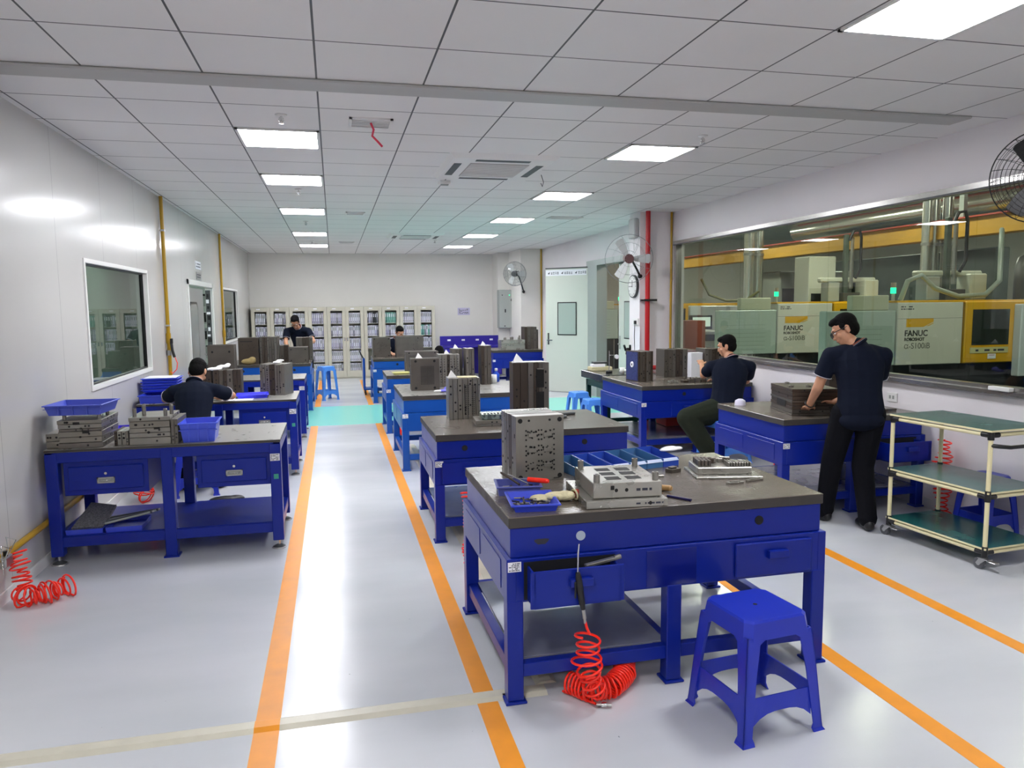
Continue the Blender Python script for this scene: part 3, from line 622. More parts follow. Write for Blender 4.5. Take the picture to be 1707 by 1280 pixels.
mould('far wide mould in front of the seated man at the farthest middle workbench', 1.1, 13.9, HT, .5, .3, .38, 0, 'y', 4, 4, [('g', .1, .5, .1, .9, 10, 2, .004), ('h', .8, .9, .01), ('h', .9, .2, .01), ('c', .6, .9, .3, .8, 8)], seed=14, dark=1)
mould('silver mould with machined top on the far workbench by the door', 3.33, 15.05, .80, .5, .35, .2, 0, 'z', 3, 5, (('c', .4, .6, .4, .6, 4),), seed=15, pillars=[(.2, .3, .03, .05), (.5, .4, .04, .06), (.8, .3, .03, .05), (.9, .8, .02, .08)])
mould('tall brown mould pair on the far workbench by the door', 3.86, 15.2, .80, .26, .3, .46, 0, 'x', 4, 4, (), seed=16, dark=1)
mould('dark mould nearest to the edge of the open door on the far workbench', 4.01 + .12, 15.25, .80, .04, .3, .4, 0, 'x', 2, 4, (), seed=17, dark=1)
# right benches
tb = mould('blue sided mould with a round ring on the right rear workbench', 3.5, 8.3, HT, .2, .3, .36, rad(8), 'x', 7, 3, (), seed=18, dark=1)
b = MB(); b.box(-.004, 0, .02, .28, .01, .35, mat('blue_steel_side', '4a5288', .4, metal=.5, noise=.4, nscale=60)); b.cyl((-.012, .14, .2), (-.003, .14, .2), .035, PAPER, n=24); b.cyl((-.013, .14, .2), (-.012, .14, .2), .014, DGREY, n=16)
b.build('ring_plate', tb)
mould('mottled grey mould between the blue sided mould and the paper block', 4.02, 8.72, HT, .32, .25, .35, 0, 'x', 6, 1, (('c', .1, .5, .2, .8, 16),), seed=19)
o = MB().box(0, .155, 0, .1, 0, .31, PAPER, .002).build('paper_sheet', None, (4.32, 8.58, HT)); tag(o, 'white upright board standing between two moulds on the right rear workbench', 'board')
mould('dark mould behind the raised hands of the seated man in olive trousers', 4.49, 8.55, HT, .2, .25, .36, 0, 'x', 4, 2, (('c', .2, .8, .2, .8, 10),), seed=20, dark=1)
tl = mould('long layered mould lying on the standing mans bench', 3.60, 5.37, HT, .38, .5, .22, rad(-13), 'z', 8, 4, (), seed=21, dark=1, pillars=[(.12, .3, .02, .015), (.5, .3, .022, .016), (.8, .6, .02, .014), (.3, .85, .02, .014)])
b = MB(); b.box(-.0015, .001, .14, .34, .06, .11, HOLE); b.cyl((-.001, .1, .15), (.001, .1, .15), .008, HOLE); b.cyl((-.001, .3, .16), (.001, .3, .16), .01, HOLE)
b.build('side_slot', tl)
mould('upright mould with rough machined face against the right wall', 4.33, 5.9, HT, .24, .18, .34, rad(0), 'y', 3, 2, [('r', .5, .54, .1, .8), ('g', .62, .92, .1, .75, 4, 12, .005), ('c', .08, .48, .1, .75, 30), ('r', .12, .42, .86, .93)], seed=22, dark=1)
# left benches
tA = mould('stack of silver mould plates under the raised blue tray', -1.80, 5.46, HT, .27, .4, .19, 0, 'z', 6, 0, (('r', .35, .5, .84, .93), ('r', .55, .7, .52, .62), ('h', .52, .7, .007), ('h', .5, .4, .007)), seed=23, pillars=[(.12, .12, .012, .03), (.9, .12, .012, .03), (.5, .9, .012, .03), (.9, .6, .012, .03)], group='silver plate stacks on the nearest left bench')
mould('pair of short silver plates at the far left end of the nearest left bench', -1.885, 5.5, HT, .08, .2, .1, 0, 'z', 2, 0, (), seed=24, group='silver plate stacks on the nearest left bench')
mould('small block of upright silver plates between the two plate stacks', -1.47, 5.49, HT, .09, .22, .1, 0, 'x', 4, 3, (), seed=25, group='silver plate stacks on the nearest left bench')
mould('silver plate stack with four guide pillars, left of the blue crate', -1.37, 5.47, HT, .26, .34, .19, 0, 'z', 5, 0, (('h', .38, .72, .006), ('h', .5, .72, .006), ('r', .6, .75, .55, .62), ('h', .47, .45, .009)), seed=26, pillars=[(.1, .2, .012, .055), (.3, .3, .013, .08), (.86, .15, .013, .05), (.95, .4, .013, .07)], group='silver plate stacks on the nearest left bench')
mould('narrow upright silver plates touching the blue crate', -1.105, 5.46, HT, .045, .32, .17, 0, 'x', 2, 0, (), seed=27, group='silver plate stacks on the nearest left bench')
mould('shiny upright mould of ribbed plates on the writing mans bench', -.78, 8.3, HT, .27, .24, .33, rad(-18), 'x', 8, 3, (('g', .7, .8, .08, .92, 2, 18, .005), ('g', .3, .3, .08, .92, 1, 14, .005)), seed=28)
mould('dark mould in front of the writing man, rags on top', -1.5, 8.42, HT, .22, .2, .27, 0, 'x', 4, 2, (), seed=29, dark=1)
mould('dark layered mould to the right of the writing mans head', -1.26, 8.42, HT, .28, .2, .27, 0, 'x', 6, 2, (), seed=30, dark=1)
mould('brown mould face with a round silver ring behind the writing man', -1.62, 10.45, HT, .33, .25, .44, 0, 'y', 4, 4, CH(.014, .18, .8) + [('h', .2, .35, .012), ('h', .8, .35, .012)], seed=31, ring=(.5, .33, .045), dark=1)
mould('wide dark mould with a sack in front, far left bench', -1.55, 13.1, HT, .32, .3, .43, 0, 'y', 4, 4, [('r', .1, .7, .85, .88), ('c', .2, .9, .5, .95, 10)], seed=32, dark=1)
mould('grey ribbed mould right beside the wide dark mould on the far left bench', -1.21, 13.1, HT, .3, .3, .44, 0, 'x', 8, 1, (), seed=33)
mould('small brown mould left of the bending man', -.98, 13.5, HT, .2, .2, .28, 0, 'x', 3, 4, (), seed=34, dark=1)
mould('low dark mould with screws in front of the bending man', -.76, 13.1, HT, .32, .25, .26, 0, 'y', 3, 2, CH(.01, .14, .85), seed=35, dark=1)
mould('tall grey mould to the right below the bending mans arm', -.66, 13.75, HT, .28, .25, .40, 0, 'x', 5, 1, (), seed=36)
# ------------------------------------------------------------------ small things
def tray(label, x, y, z, w_, d, h, rz=0, m=TRAYB, flare=.012, group=None, rim=True, name='tray', rx=0, ry=0, cat='tray', fillfn=None, lugs=False):
    t = thing(name, label, cat, (x, y, z), rz, group); t.rotation_euler = (rx, ry, rz); b = MB(); f = flare; k = .004
    B = [(f, f), (w_ - f, f), (w_ - f, d - f), (f, d - f)]; T = [(0, 0), (w_, 0), (w_, d), (0, d)]
    Bi = [(f + k, f + k), (w_ - f - k, f + k), (w_ - f - k, d - f - k), (f + k, d - f - k)]; Ti = [(k, k), (w_ - k, k), (w_ - k, d - k), (k, d - k)]
    vs = [(a, c, 0) for a, c in B] + [(a, c, h) for a, c in T] + [(a, c, h) for a, c in Ti] + [(a, c, k) for a, c in Bi]
    fs = [(3, 2, 1, 0), (12, 13, 14, 15)]
    for i in range(4):
        j = (i + 1) % 4; fs += [(i, j, 4 + j, 4 + i), (4 + i, 4 + j, 8 + j, 8 + i), (8 + i, 8 + j, 12 + j, 12 + i)]
    b.add(vs, fs, m)
    if rim:
        e = .009
        for (p, q, r_, s_) in ((-e, w_ + e, -e, k), (-e, w_ + e, d - k, d + e), (-e, k, 0, d), (w_ - k, w_ + e, 0, d)): b.box(p, q, r_, s_, h - .008, h, m, .002)
    if lugs:
        for i in range(1, 4):
            b.box(w_ * i / 4 - .003, w_ * i / 4 + .003, -.004, f + .004, .004, h - .01, m)
        b.box(-.004, w_ + .004, -.006, .002, h * .62, h * .66, m)
    b.build('body', t)
    if fillfn: fillfn(t, w_, d, h)
    return t
def bits(seed, n, mats, smin, smax):
    def f(t, w_, d, h):
        r = random.Random(seed)
        for i in range(n):
            L = r.uniform(smin, smax); a = r.uniform(0, 3.14); cx, cy = r.uniform(.2, .8) * w_, r.uniform(.2, .8) * d
            L = min(L, w_ * .35, d * .35) if L < .2 else L
            dx, dy = math.cos(a) * L / 2, math.sin(a) * L / 2
            o = MB().cyl((cx - dx, cy - dy, .010 + i * .0006), (cx + dx, cy + dy, .012 + i * .0006), r.uniform(.003, .006), r.choice(mats), n=8).build('loose_part', None, None)
            o.parent = t
    return f
# nearest bench
def small_parts(t, w_, d, h):
    r = random.Random(2); b = MB()
    for i in range(46):
        cx, cy = r.uniform(.12, .88) * w_, r.uniform(.12, .88) * d; a = r.uniform(0, 3.14); L = r.uniform(.006, .03)
        b.cyl((cx - math.cos(a) * L, cy - math.sin(a) * L, .009 + r.uniform(0, .01)), (cx + math.cos(a) * L, cy + math.sin(a) * L, .009 + r.uniform(0, .01)), r.uniform(.0025, .005), r.choice([STEELS[2], STEELS[3], HOLE, STEELS[4]]), n=7)
    o = b.build('loose_metal_parts', t); o['kind'] = 'stuff'
tray('open blue tray of loose screws at the left front corner of the nearest workbench', .72, 3.06, H1, .2, .24, .035, rad(-6), m=TRAYB, fillfn=small_parts)
tb = tray('grey blue tool box with files and a red screwdriver, left of the six cluster mould', .72, 3.36, H1, .2, .16, .045, rad(-8), m=mat('dusty_blue_plastic', '5058a0', .45), name='tool_box', cat='tool box', fillfn=small_parts, flare=.004)
def rodthing(name, label, cat, p0, p1, r0, m, hm=None, hf=.35, hr=None, group=None):
    p0, p1 = Vector(p0), Vector(p1); t = thing(name, label, cat, p0, 0, group); q = p1 - p0; k = q * (1 - hf)
    MB().cyl((0, 0, 0), k, r0, m, n=10).build('shaft', t)
    if hm: MB().cyl(k, k + q * hf * .9, hr, hm, n=12).cyl(k + q * hf * .9, q, hr, hm, r1=hr * .7, n=12).build('handle', t)
    else: MB().cyl(k, q, r0, m, n=10).build('tip', t)
rodthing('screwdriver', 'screwdriver with a red handle lying across the grey blue tool box', 'screwdriver', (.80, 3.50, .868), (.965, 3.36, .872), .003, CHROME, RED, .5, .012)
rodthing('file', 'bright steel file leaning out of the grey blue tool box', 'file', (.87, 3.37, .862), (.80, 3.50, .885), .004, CHROME)
rodthing('file', 'brown flat file leaning out of the grey blue tool box, left of the bright one', 'file', (.825, 3.37, .862), (.765, 3.5, .895), .005, STEELS[4])
# glove
def blob(pts, m, name, parent, vox=.006, seed=0):
    b = MB()
    for c, r in pts: b.ball(c, r, m, 12, 8)
    o = b.build(name, parent); rm = o.modifiers.new('r', 'REMESH'); rm.mode = 'VOXEL'; rm.voxel_size = vox; rm.use_smooth_shade = True
    sm = o.modifiers.new('s', 'SMOOTH'); sm.iterations = 3; return o
t = thing('work_glove', 'cream cotton work glove with red cuff beside the open blue tray', 'glove', (.93, 3.19, H1))
blob([((.03, .03, .02), (.06, .045, .02)), ((.07, .02, .022), (.05, .04, .022)), ((-.04, .07, .012), (.045, .012, .012)), ((-.045, .045, .014), (.05, .012, .013)), ((-.045, .02, .014), (.05, .012, .013)), ((-.03, -.005, .014), (.045, .012, .013)), ((0, -.02, .03), (.03, .012, .012))], COTTON, 'hand', t, .004)
m = MB()
for k in range(5): m.tube([(.115 + .006 * k * math.cos(a) * .3 + k * .004, .02 + (.045 - k * .004) * math.cos(a), .024 + .02 * math.sin(a)) for a in [j * math.pi / 8 for j in range(16)]], .004, mat('red_knit', 'b83a2c', .9) if k in (2, 3, 4) else COTTON, n=6, closed=True)
m.build('cuff', t)
# flat mould with pockets
t = mould('flat silver mould with six square pockets at the front edge of the nearest workbench', 1.045, 3.03, H1, .33, .37, .03, rad(-5), 'z', 1, 5, (), seed=41, group='mould on the front edge')
b = MB(); b.box(.035, .315, .03, .35, .031, .088, STEELS[5], .002); b.text_marks(.21, .3, .05, .07, .03, INK, 1, 4); b.cyl((.17, .0295, .06), (.17, .031, .06), .007, HOLE); b.box(.105, .12, .0292, .031, .062, .078, HOLE); b.cyl((.128, .0295, .06), (.128, .031, .06), .007, HOLE)
cb = b.build('cavity_block', t)
b = MB()
for i in range(2):
    for j in range(3):
        x0, y0 = .105 + i * .085, .085 + j * .08
        b.box(x0, x0 + .06, y0, y0 + .052, .0875, .0886, HOLE)
b.build('pocket', cb)
for px, py in ((.055, .055), (.295, .055), (.055, .325), (.295, .325)): MB().cyl((px, py, .085), (px, py, .118), .0125, STEELS[3], n=16).cyl((px, py, .118), (px, py, .1186), .007, HOLE, n=12).build('guide_pillar', t)
b = MB(); b.text_marks(.2, .32, .008, .022, 0, INK, 1, 9); b.build('engraving', t); t.scale = (1.12, 1.12, 1.2); t.location = (1.04, 3.03, H1)
# wooden handled scraper + clip
rodthing('hand_tool', 'small wooden handled tool to the right of the pocketed mould', 'hand tool', (1.47, 3.30, H1 + .01), (1.53, 3.22, H1 + .018), .004, BLACK, WOODH, .6, .014)
rodthing('tweezers', 'dark blue pen like tool lying by the pocketed mould', 'hand tool', (1.47, 3.14, H1 + .006), (1.54, 3.04, H1 + .006), .006, mat('navy_plastic', '201c50', .3))
# parts bins
def bin_(i, x, y, rz, m, lab):
    t = thing('parts_bin', lab, 'parts bin', (x, y, H1), rz, 'row of six parts bins on the nearest workbench'); b = MB(); w_, d, h = .104, .25, .055
    prof = [(0, 0), (d, 0), (d, h + .012), (0, h * .8)]
    for xx in (0, w_ - .003): b.prism(prof, 'x', xx, xx + .003, m)
    b.box(0, w_, 0, d, 0, .003, m); b.box(0, w_, d - .003, d, 0, h + .012, m); b.box(0, w_, -.001, .003, 0, h * .55, m); b.build('body', t)
    MB().hexa([(.0, -.004, h * .55), (w_, -.004, h * .55), (w_, .01, h * .55), (0, .01, h * .55)], [(0, .008, h * .78), (w_, .008, h * .78), (w_, .016, h * .78), (0, .016, h * .78)], mat('label_strip', 'b8c8e4', .3)).build('label_strip', t)
    r = random.Random(i); b = MB()
    for k in range(14): b.cyl((r.uniform(.02, .08), r.uniform(.03, .22), .006), (r.uniform(.02, .08), r.uniform(.03, .22), .01), .003, r.choice(STEELS), n=6)
    o = b.build('small_parts', t); o['kind'] = 'stuff'
ords = ('leftmost', 'second from left', 'third from left', 'fourth from left', 'fifth from left', 'rightmost')
for i in range(6):
    a = rad(13); bx, by = 1.20 + .108 * i * math.cos(a), 3.62 + .108 * i * math.sin(a)
    bin_(i, bx, by, a, [BIN, BIN2, BIN2, BIN, BIN, BIN2][i], '%s of the six blue parts bins%s' % (ords[i], ', cotton gloves on top' if i == 5 else ''))
t = thing('cotton_gloves', 'crumpled white gloves lying on the rightmost parts bin', 'gloves', (1.83, 3.88, H1 + .058), rad(15))
blob([((-.03, 0, .01), (.045, .02, .01)), ((.0, .01, .014), (.06, .014, .01)), ((.02, .03, .012), (.05, .012, .01)), ((.05, -.01, .012), (.03, .02, .01)), ((.0, -.02, .01), (.05, .01, .008))], TISSUE, 'gloves', t, .004)
# machined core plate
t = thing('core_plate', 'silver plate crowded with machined ribs and blocks near the right end of the nearest workbench', 'mould part', (1.76, 3.42, H1), rad(-12), None)
MB().box(0, .34, 0, .26, 0, .012, STEELS[5], .002).build('base_plate', t)
MB().box(.02, .30, .05, .24, .012, .05, STEELS[5], .004).build('core_block', t)
b = MB()
for k in range(9): b.box(.18 + k * .014, .188 + k * .014, .06, .14, .05, .072, STEELS[3], .001)
b.build('rib_row', t); b = MB()
for i in range(4):
    for j in range(4): b.box(.03 + i * .018, .043 + i * .018, .08 + j * .03, .1 + j * .03, .05, .08, STEELS[2], .001)
b.build('core_pins', t); b = MB(); r = random.Random(8)
for k in range(16): xx, yy = r.uniform(.11, .3), r.uniform(.14, .23); b.box(xx - .012, xx + .012, yy - .008, yy + .008, .05, .05 + r.uniform(.008, .03), r.choice(STEELS), .001)
b.build('inserts', t)
t = thing('slide_insert', 'small dark machined block left of the silver rib plate', 'mould part', (1.70, 3.58, H1), rad(20)); MB().box(0, .07, 0, .05, 0, .02, STEELS[2], .002).box(.01, .05, .01, .04, .02, .03, STEELS[1], .002).build('block', t)
ins = None
for (x, y, a, L, lab) in ((1.44, 3.62, 10, .07, 'small flat insert behind the pocketed mould, nearest the bins'), (1.52, 3.66, 60, .035, 'light square insert lying in front of the fourth bin'), (1.60, 3.52, 0, .03, 'single dark insert midway between bins and the rib plate'), (1.86, 3.28, 5, .09, 'thin flat strip in front of the silver rib plate'), (1.98, 3.3, 12, .1, 'row of small pins lying right of the thin flat strip')):
    t = thing('steel_insert', lab, 'mould part', (x, y, H1), rad(a), 'loose inserts on the nearest workbench')
    MB().box(0, L, 0, .022, 0, .01, STEELS[R_.randrange(6)], .0015).box(L * .2, L * .8, .004, .018, .01, .014, STEELS[3]).build('insert', t)
# blow gun and coiled hoses
def coil(mb, path, Rr, turns, r, m, n=8, seg=18, squash=1, seed=0, wob=.0):
    P = [Vector(p) for p in path]; ls = [0]
    for a, c in zip(P[:-1], P[1:]): ls.append(ls[-1] + (c - a).length)
    def at(s_):
        s_ *= ls[-1]
        for i in range(len(P) - 1):
            if s_ <= ls[i + 1] + 1e-9: f = (s_ - ls[i]) / max(ls[i + 1] - ls[i], 1e-9); return P[i].lerp(P[i + 1], f), (P[i + 1] - P[i]).normalized()
        return P[-1], (P[-1] - P[-2]).normalized()
    pts = []; N = int(turns * seg); u = None; rr = random.Random(seed); ph = [rr.uniform(0, 6) for _ in range(3)]
    for k in range(N + 1):
        s_ = k / N; p, t0 = at(s_); p1, _ = at(min(s_ + .04, 1)); p2, _ = at(max(s_ - .04, 0)); t0 = (p1 - p2).normalized()
        if u is None: u = t0.orthogonal().normalized()
        u = (u - t0 * u.dot(t0)).normalized(); w_ = t0.cross(u); a = 2 * math.pi * k / seg
        R2 = (Rr(s_) if callable(Rr) else Rr) * (1 + wob * math.sin(s_ * 17 + ph[0]))
        q = p + (u * math.cos(a) + w_ * math.sin(a)) * R2
        if wob: q += Vector((math.sin(s_ * 23 + ph[1]), math.sin(s_ * 31 + ph[2]), 0)) * wob * R2 * .5
        if q.z < r: q.z = r + .001
        pts.append(q)
    return mb.tube(pts, r, m, n=n)
t = thing('blow_gun', 'black air blow gun with long steel nozzle hanging at the nearest workbench', 'air gun', (.945, 2.845, .42))
MB().tube([(.0, 0, .31), (-.004, 0, .27), (-.006, .0, .17)], .0035, CHROME).build('nozzle', t)
MB().tube([(-.006, 0, .19), (-.003, 0, .17), (.003, 0, .12), (.012, 0, .06), (.018, 0, .03)], lambda s_: .009 + .006 * math.sin(s_ * 3.1), BLACK, n=12).box(-.02, -.012, -.004, .004, .08, .15, BLACK, .002).build('handle', t)
MB().cyl((.018, 0, .03), (.024, 0, -.01), .008, SILVER).cyl((.024, 0, -.01), (.026, 0, -.03), .006, SILVER).build('connector', t)
b = MB(); b.tube([(.972, 2.845, .395), (.978, 2.845, .37), (.99, 2.842, .34)], .006, RED)
coil(b, [(.985, 2.845, .34), (.98, 2.84, .2), (1.02, 2.86, .08), (1.06, 2.9, .055)], lambda s_: .045 + .01 * math.sin(s_ * 5), 9, .0055, RED, wob=.15, seed=3)
coil(b, [(.95, 3.02, .05), (1.02, 2.93, .05), (1.12, 2.93, .05), (1.22, 3.02, .055), (1.26, 3.14, .055)], .046, 27, .0055, RED, seed=5, wob=.04)
b.tube([(.97, 3.0, .02), (.98, 2.95, .01), (1.03, 2.88, .012)], .006, RED)
t = thing('coiled_air_hose', 'red orange coiled air hose bunched on the floor under the nearest workbench', 'air hose', (0, 0, 0)); b.build('coil', t)
MB().cyl((1.03, 2.87, .014), (1.09, 2.85, .014), .008, SILVER).cyl((1.05, 2.863, .014), (1.07, 2.857, .014), .011, CHROME).build('fitting', t)
def hose(label, path, Rr, turns, r=.0055, wob=.2, seed=1, lead=None, extra=None):
    t = thing('coiled_air_hose', label, 'air hose', (0, 0, 0), 0, None); b = MB()
    if lead: b.tube(lead, r, RED)
    coil(b, path, Rr, turns, r, RED, wob=wob, seed=seed)
    if extra: coil(b, *extra, r, RED, wob=wob, seed=seed + 1)
    b.build('coil', t); return t
hose('red coiled air hose dangling from the low yellow wall pipe onto the floor', [(-1.87, 4.86, .30), (-1.83, 4.82, .18), (-1.82, 4.80, .08)], .04, 9, wob=.35, seed=4, extra=([(-1.84, 4.78, .06), (-1.76, 4.72, .05), (-1.68, 4.78, .055), (-1.60, 4.86, .06)], .052, 17))
hose('red coiled hose hanging seen beneath the nearest left workbench', [(-1.62, 7.15, .34), (-1.66, 7.1, .2), (-1.69, 7.08, .08), (-1.64, 7.05, .06)], lambda s_: .02 + .07 * s_, 14, seed=7, lead=[(-1.5, 7.3, .5), (-1.58, 7.2, .42), (-1.62, 7.15, .34)])
hose('red coiled hose hanging behind the left rear corner of the nearest workbench', [(.80, 4.72, .5), (.81, 4.70, .3), (.80, 4.72, .008)], .03, 20, seed=8)
hose('red coiled hose lying by the foot of the lighter blue dotted mould bench', [(.86, 7.68, .06), (.95, 7.62, .06), (1.0, 7.7, .06)], .05, 8, seed=9)
hose('red coiled hose at the foot of the light blue bench by the turquoise band', [(.80, 9.98, .06), (.86, 9.95, .06), (.9, 10.0, .06)], .05, 7, seed=10)
hose('red coiled hose hanging on the wall behind the rolling cart', [(4.66, 4.9, .62), (4.64, 4.9, .35), (4.64, 4.88, .02)], .05, 17, seed=12, wob=.3)
hose('red coiled hose end on the floor behind the light blue stool at the right', [(4.3, 6.7, .05), (4.42, 6.62, .05), (4.52, 6.68, .05)], .04, 8, seed=13)
# plastic stools
def stool(label, x, y, rz, H=.475, S=.29, m=STOOLB, group=None, hole=True):
    t = thing('plastic_stool', label, 'stool', (x, y, 0), rz, group); h = S / 2; sp = .045; b = MB(); c = .03
    def oct_(hh, cc): return [(-hh + cc, -hh), (hh - cc, -hh), (hh, -hh + cc), (hh, hh - cc), (hh - cc, hh), (-hh + cc, hh), (-hh, hh - cc), (-hh, -hh + cc)]
    rings = [(oct_(h - .004, c), H), (oct_(h + .003, c * .9), H - .008), (oct_(h + .012, c * .9), H - .075), (oct_(h + .008, c * .9), H - .075), (oct_(h - .002, c * .9), H - .012)]
    vs = [(a, d_, z) for rg, z in rings for a, d_ in rg]; fs = [list(range(8))]
    for k in range(4):
        for i in range(8): j = (i + 1) % 8; fs.append((k * 8 + i, (k + 1) * 8 + i, (k + 1) * 8 + j, k * 8 + j))
    fs.append([32 + i for i in range(8)][::-1]); b.add(vs, fs, m); st = b.build('seat', t)
    if hole: MB().cyl((0, 0, H), (0, 0, H + .0008), .009, HOLE, n=14).build('drain_hole', st)
    z0 = 0; zt = H - .06; tb_, bb = h + .009, h + sp
    for sx in (-1, 1):
        for sy in (-1, 1):
            b = MB()
            def face(ax):
                pts = []
                for z, e, wd in ((zt, tb_, .105), (zt - .03, tb_ + .004, .062), (H * .55, tb_ + (bb - tb_) * .42, .05), (.03, bb - .002, .04), (.012, bb, .05), (0, bb + .008, .056)):
                    pts.append((e, wd, z))
                for i in range(len(pts) - 1):
                    (e0, w0, z_0), (e1, w1, z_1) = pts[i], pts[i + 1]; k = .006
                    def P(e, q, z, ins):
                        return (sx * (e - ins), sy * (e - q), z) if ax == 0 else (sx * (e - q), sy * (e - ins), z)
                    A = [P(e1, 0, z_1, 0), P(e1, w1, z_1, 0), P(e1, w1, z_1, k), P(e1, 0, z_1, k)]
                    T_ = [P(e0, 0, z_0, 0), P(e0, w0, z_0, 0), P(e0, w0, z_0, k), P(e0, 0, z_0, k)]
                    b.hexa(A, T_, m)
            face(0); face(1); o = b.build('leg', t); fix_normals(o)
    for k in range(4):   # arched stretchers
        b = MB(M=Matrix.Rotation(k * math.pi / 2, 4, 'Z')); e = tb_ + (bb - tb_) * .62; n = 8; L = e - .035
        for i in range(n):
            a0, a1 = -1 + 2 * i / n, -1 + 2 * (i + 1) / n
            lo = lambda q: .115 - .05 * abs(q) ** 3; hi = .178
            b.hexa([(a0 * L, -e, lo(a0)), (a1 * L, -e, lo(a1)), (a1 * L, -e + .006, lo(a1)), (a0 * L, -e + .006, lo(a0))], [(a0 * L, -e + .006, hi), (a1 * L, -e + .006, hi), (a1 * L, -e + .012, hi), (a0 * L, -e + .012, hi)], m)
        b.build('stretcher', t)
    return t
s0 = stool('royal blue plastic stool in front of the nearest workbench', 1.64, 2.66, rad(7))
b = MB(); b.add([(-.145, -.135, .4755), (-.12, -.155, .4745), (-.146, -.158, .43)], [(0, 1, 2)], WHITE)
stool('light blue plastic stool under the seated man with olive trousers', 4.06, 7.28, rad(10), H=.46, S=.33, m=STOOLL)
stool('light blue plastic stool by the granite table, the farther one', 3.29, 9.92, rad(5), H=.5, S=.22, m=STOOLL)
stool('light blue plastic stool by the granite table, the nearer one', 3.29, 9.33, rad(0), H=.47, S=.22, m=STOOLL)
stool('blue plastic stool under the writing man', -1.28, 7.35, rad(5), H=.45, m=STOOLB)
stool('light blue stool beside the rear left bench in the aisle', -.17, 14.3, rad(30), H=.62, S=.24, m=STOOLL)
stool('deep blue stool on the floor behind the lower shelf of the rolling cart, the left one', 4.50, 4.25 + .62, rad(4), H=.45, S=.24, m=BLUE) if False else None
# blue crates on the nearest left bench
def crate(label, x, y, z, w_, d, h, rz=0, m=CRATEB, **k): return tray(label, x, y, z, w_, d, h, rz, m, flare=.02, lugs=True, name='crate', cat='crate', **k)
tray('large blue tray perched on top of the silver plate stack', -1.875, 5.47, 1.006, .35, .34, .07, rad(-4), m=mat('faded_blue_plastic', '4a5ac0', .45), lugs=True, flare=.02)
crate('deep blue crate at the middle of the nearest left bench', -1.055, 5.47, HT, .24, .28, .135, rad(2))
tray('violet tray lying behind the plate stacks on the nearest left bench', -1.58, 5.83, HT, .3, .3, .05, rad(5), m=mat('violet_blue_plastic', '4636c0', .4))
for i, lab in enumerate(('top tray of the stack of flat blue trays on the writing mans bench', 'second tray of the blue stack on the writing mans bench', 'third tray of the blue stack on the writing mans bench', 'fourth tray of the blue stack on the writing mans bench', 'fifth tray of the blue stack on the writing mans bench')):
    tray(lab, -1.89, 8.12, HT + .20 - i * .028, .33, .3, .025, rad(0), m=TRAYB, flare=.008, group='stack of flat blue trays')
o = MB().box(0, .3, 0, .28, 0, .003, PAPER).build('paper_sheet', None, (-1.875, 8.13, HT + .2265)); tag(o, 'white paper covering the topmost tray of the blue stack', 'paper')
tray('wide deep blue tray in front of the stack of flat trays, writing mans bench', -1.87, 7.88, HT, .36, .5, .08, 0, m=TRAYB)
o = MB().box(0, .16, 0, .2, 0, .002, PAPER).build('paper_sheet', None, (-1.5, 7.92, HT + .002), rad(20)); tag(o, 'white sheet by the left elbow of the writing man', 'paper')
o = MB().box(0, .3, 0, .21, 0, .002, PAPER).build('paper_sheet', None, (-1.12, 7.86, HT + .002)); tag(o, 'white sheet under the right arm of the writing man', 'paper')
tray('bright blue tray of small parts right of the writing man', -.98, 8.0, HT, .3, .24, .04, rad(6), m=mat('bright_violet_tray', '3a3cf0', .35), fillfn=small_parts)
t = thing('rag', 'white crumpled rag draped on the dark moulds before the writing man', 'rag', (-1.25, 8.46, HT + .27), rad(10)); blob([((-.12, 0, .0), (.09, .04, .012)), ((0, 0, .01), (.08, .05, .02)), ((.09, .03, .03), (.07, .04, .02)), ((.14, .05, .045), (.03, .03, .02))], TISSUE, 'cloth', t, .008)
t = thing('sack', 'tan rag bundle in front of the wide dark mould on the far left bench', 'rag', (-1.38, 12.95, HT)); blob([((0, 0, .05), (.12, .06, .05)), ((.06, 0, .08), (.06, .05, .05))], mat('tan_cloth', 'a08a5c', .9), 'cloth', t, .012)
t = thing('tissue', 'white tissue on the ribbed shiny mould of the writing mans bench', 'tissue', (-.60, 8.36, HT + .33)); blob([((0, 0, .01), (.05, .03, .015)), ((.03, 0, .03), (.04, .02, .012))], TISSUE, 'sheet', t, .005)
def tissue(label, x, y, z, s_=1):
    t = thing('tissue', label, 'tissue', (x, y, z), 0, None)
    b = MB(); s = s_; b.add([(-.05 * s, -.03 * s, 0), (.05 * s, -.02 * s, 0), (.04 * s, .04 * s, 0), (-.04 * s, .03 * s, 0), (-.01 * s, .0, .075 * s), (.02 * s, -.01 * s, .04 * s)], [(0, 1, 5, 4), (1, 2, 5), (2, 3, 4, 5), (3, 0, 4), (3, 2, 1, 0)], TISSUE); b.build('sheet', t)
    return t
tissue('pointed white tissue on the left part of the perforated mould', .93, 6.1, HT + .335, .8); tissue('white folded tissue on the big dark brown mould', 1.5, 6.15, HT + .44, 1.0)
o = MB().box(0, .26, 0, .13, 0, .003, TISSUE).build('paper_sheet', None, (1.46, 6.1, HT + .441), rad(-3)); tag(o, 'white sheet covering the top of the big dark brown mould', 'paper')
o = MB().box(0, .16, 0, .14, 0, .003, COTTON).build('paper_sheet', None, (.97, 6.03, HT + .335), rad(-3)); tag(o, 'cream sheet on top of the perforated mould', 'paper')
tissue('pointed white tissue standing on the dotted mould', .9, 8.3, HT + .35, .8)
for (x, y, z, lab) in ((1.25, 8.58, HT + .37, 'white tissue on the green tinged mould'), (1.39, 8.8, HT + .42, 'white tissue on the second slim plate'), (1.70, 8.68, HT + .455, 'white sheet on the slim brown plate')): tissue(lab, x, y, z, .7)
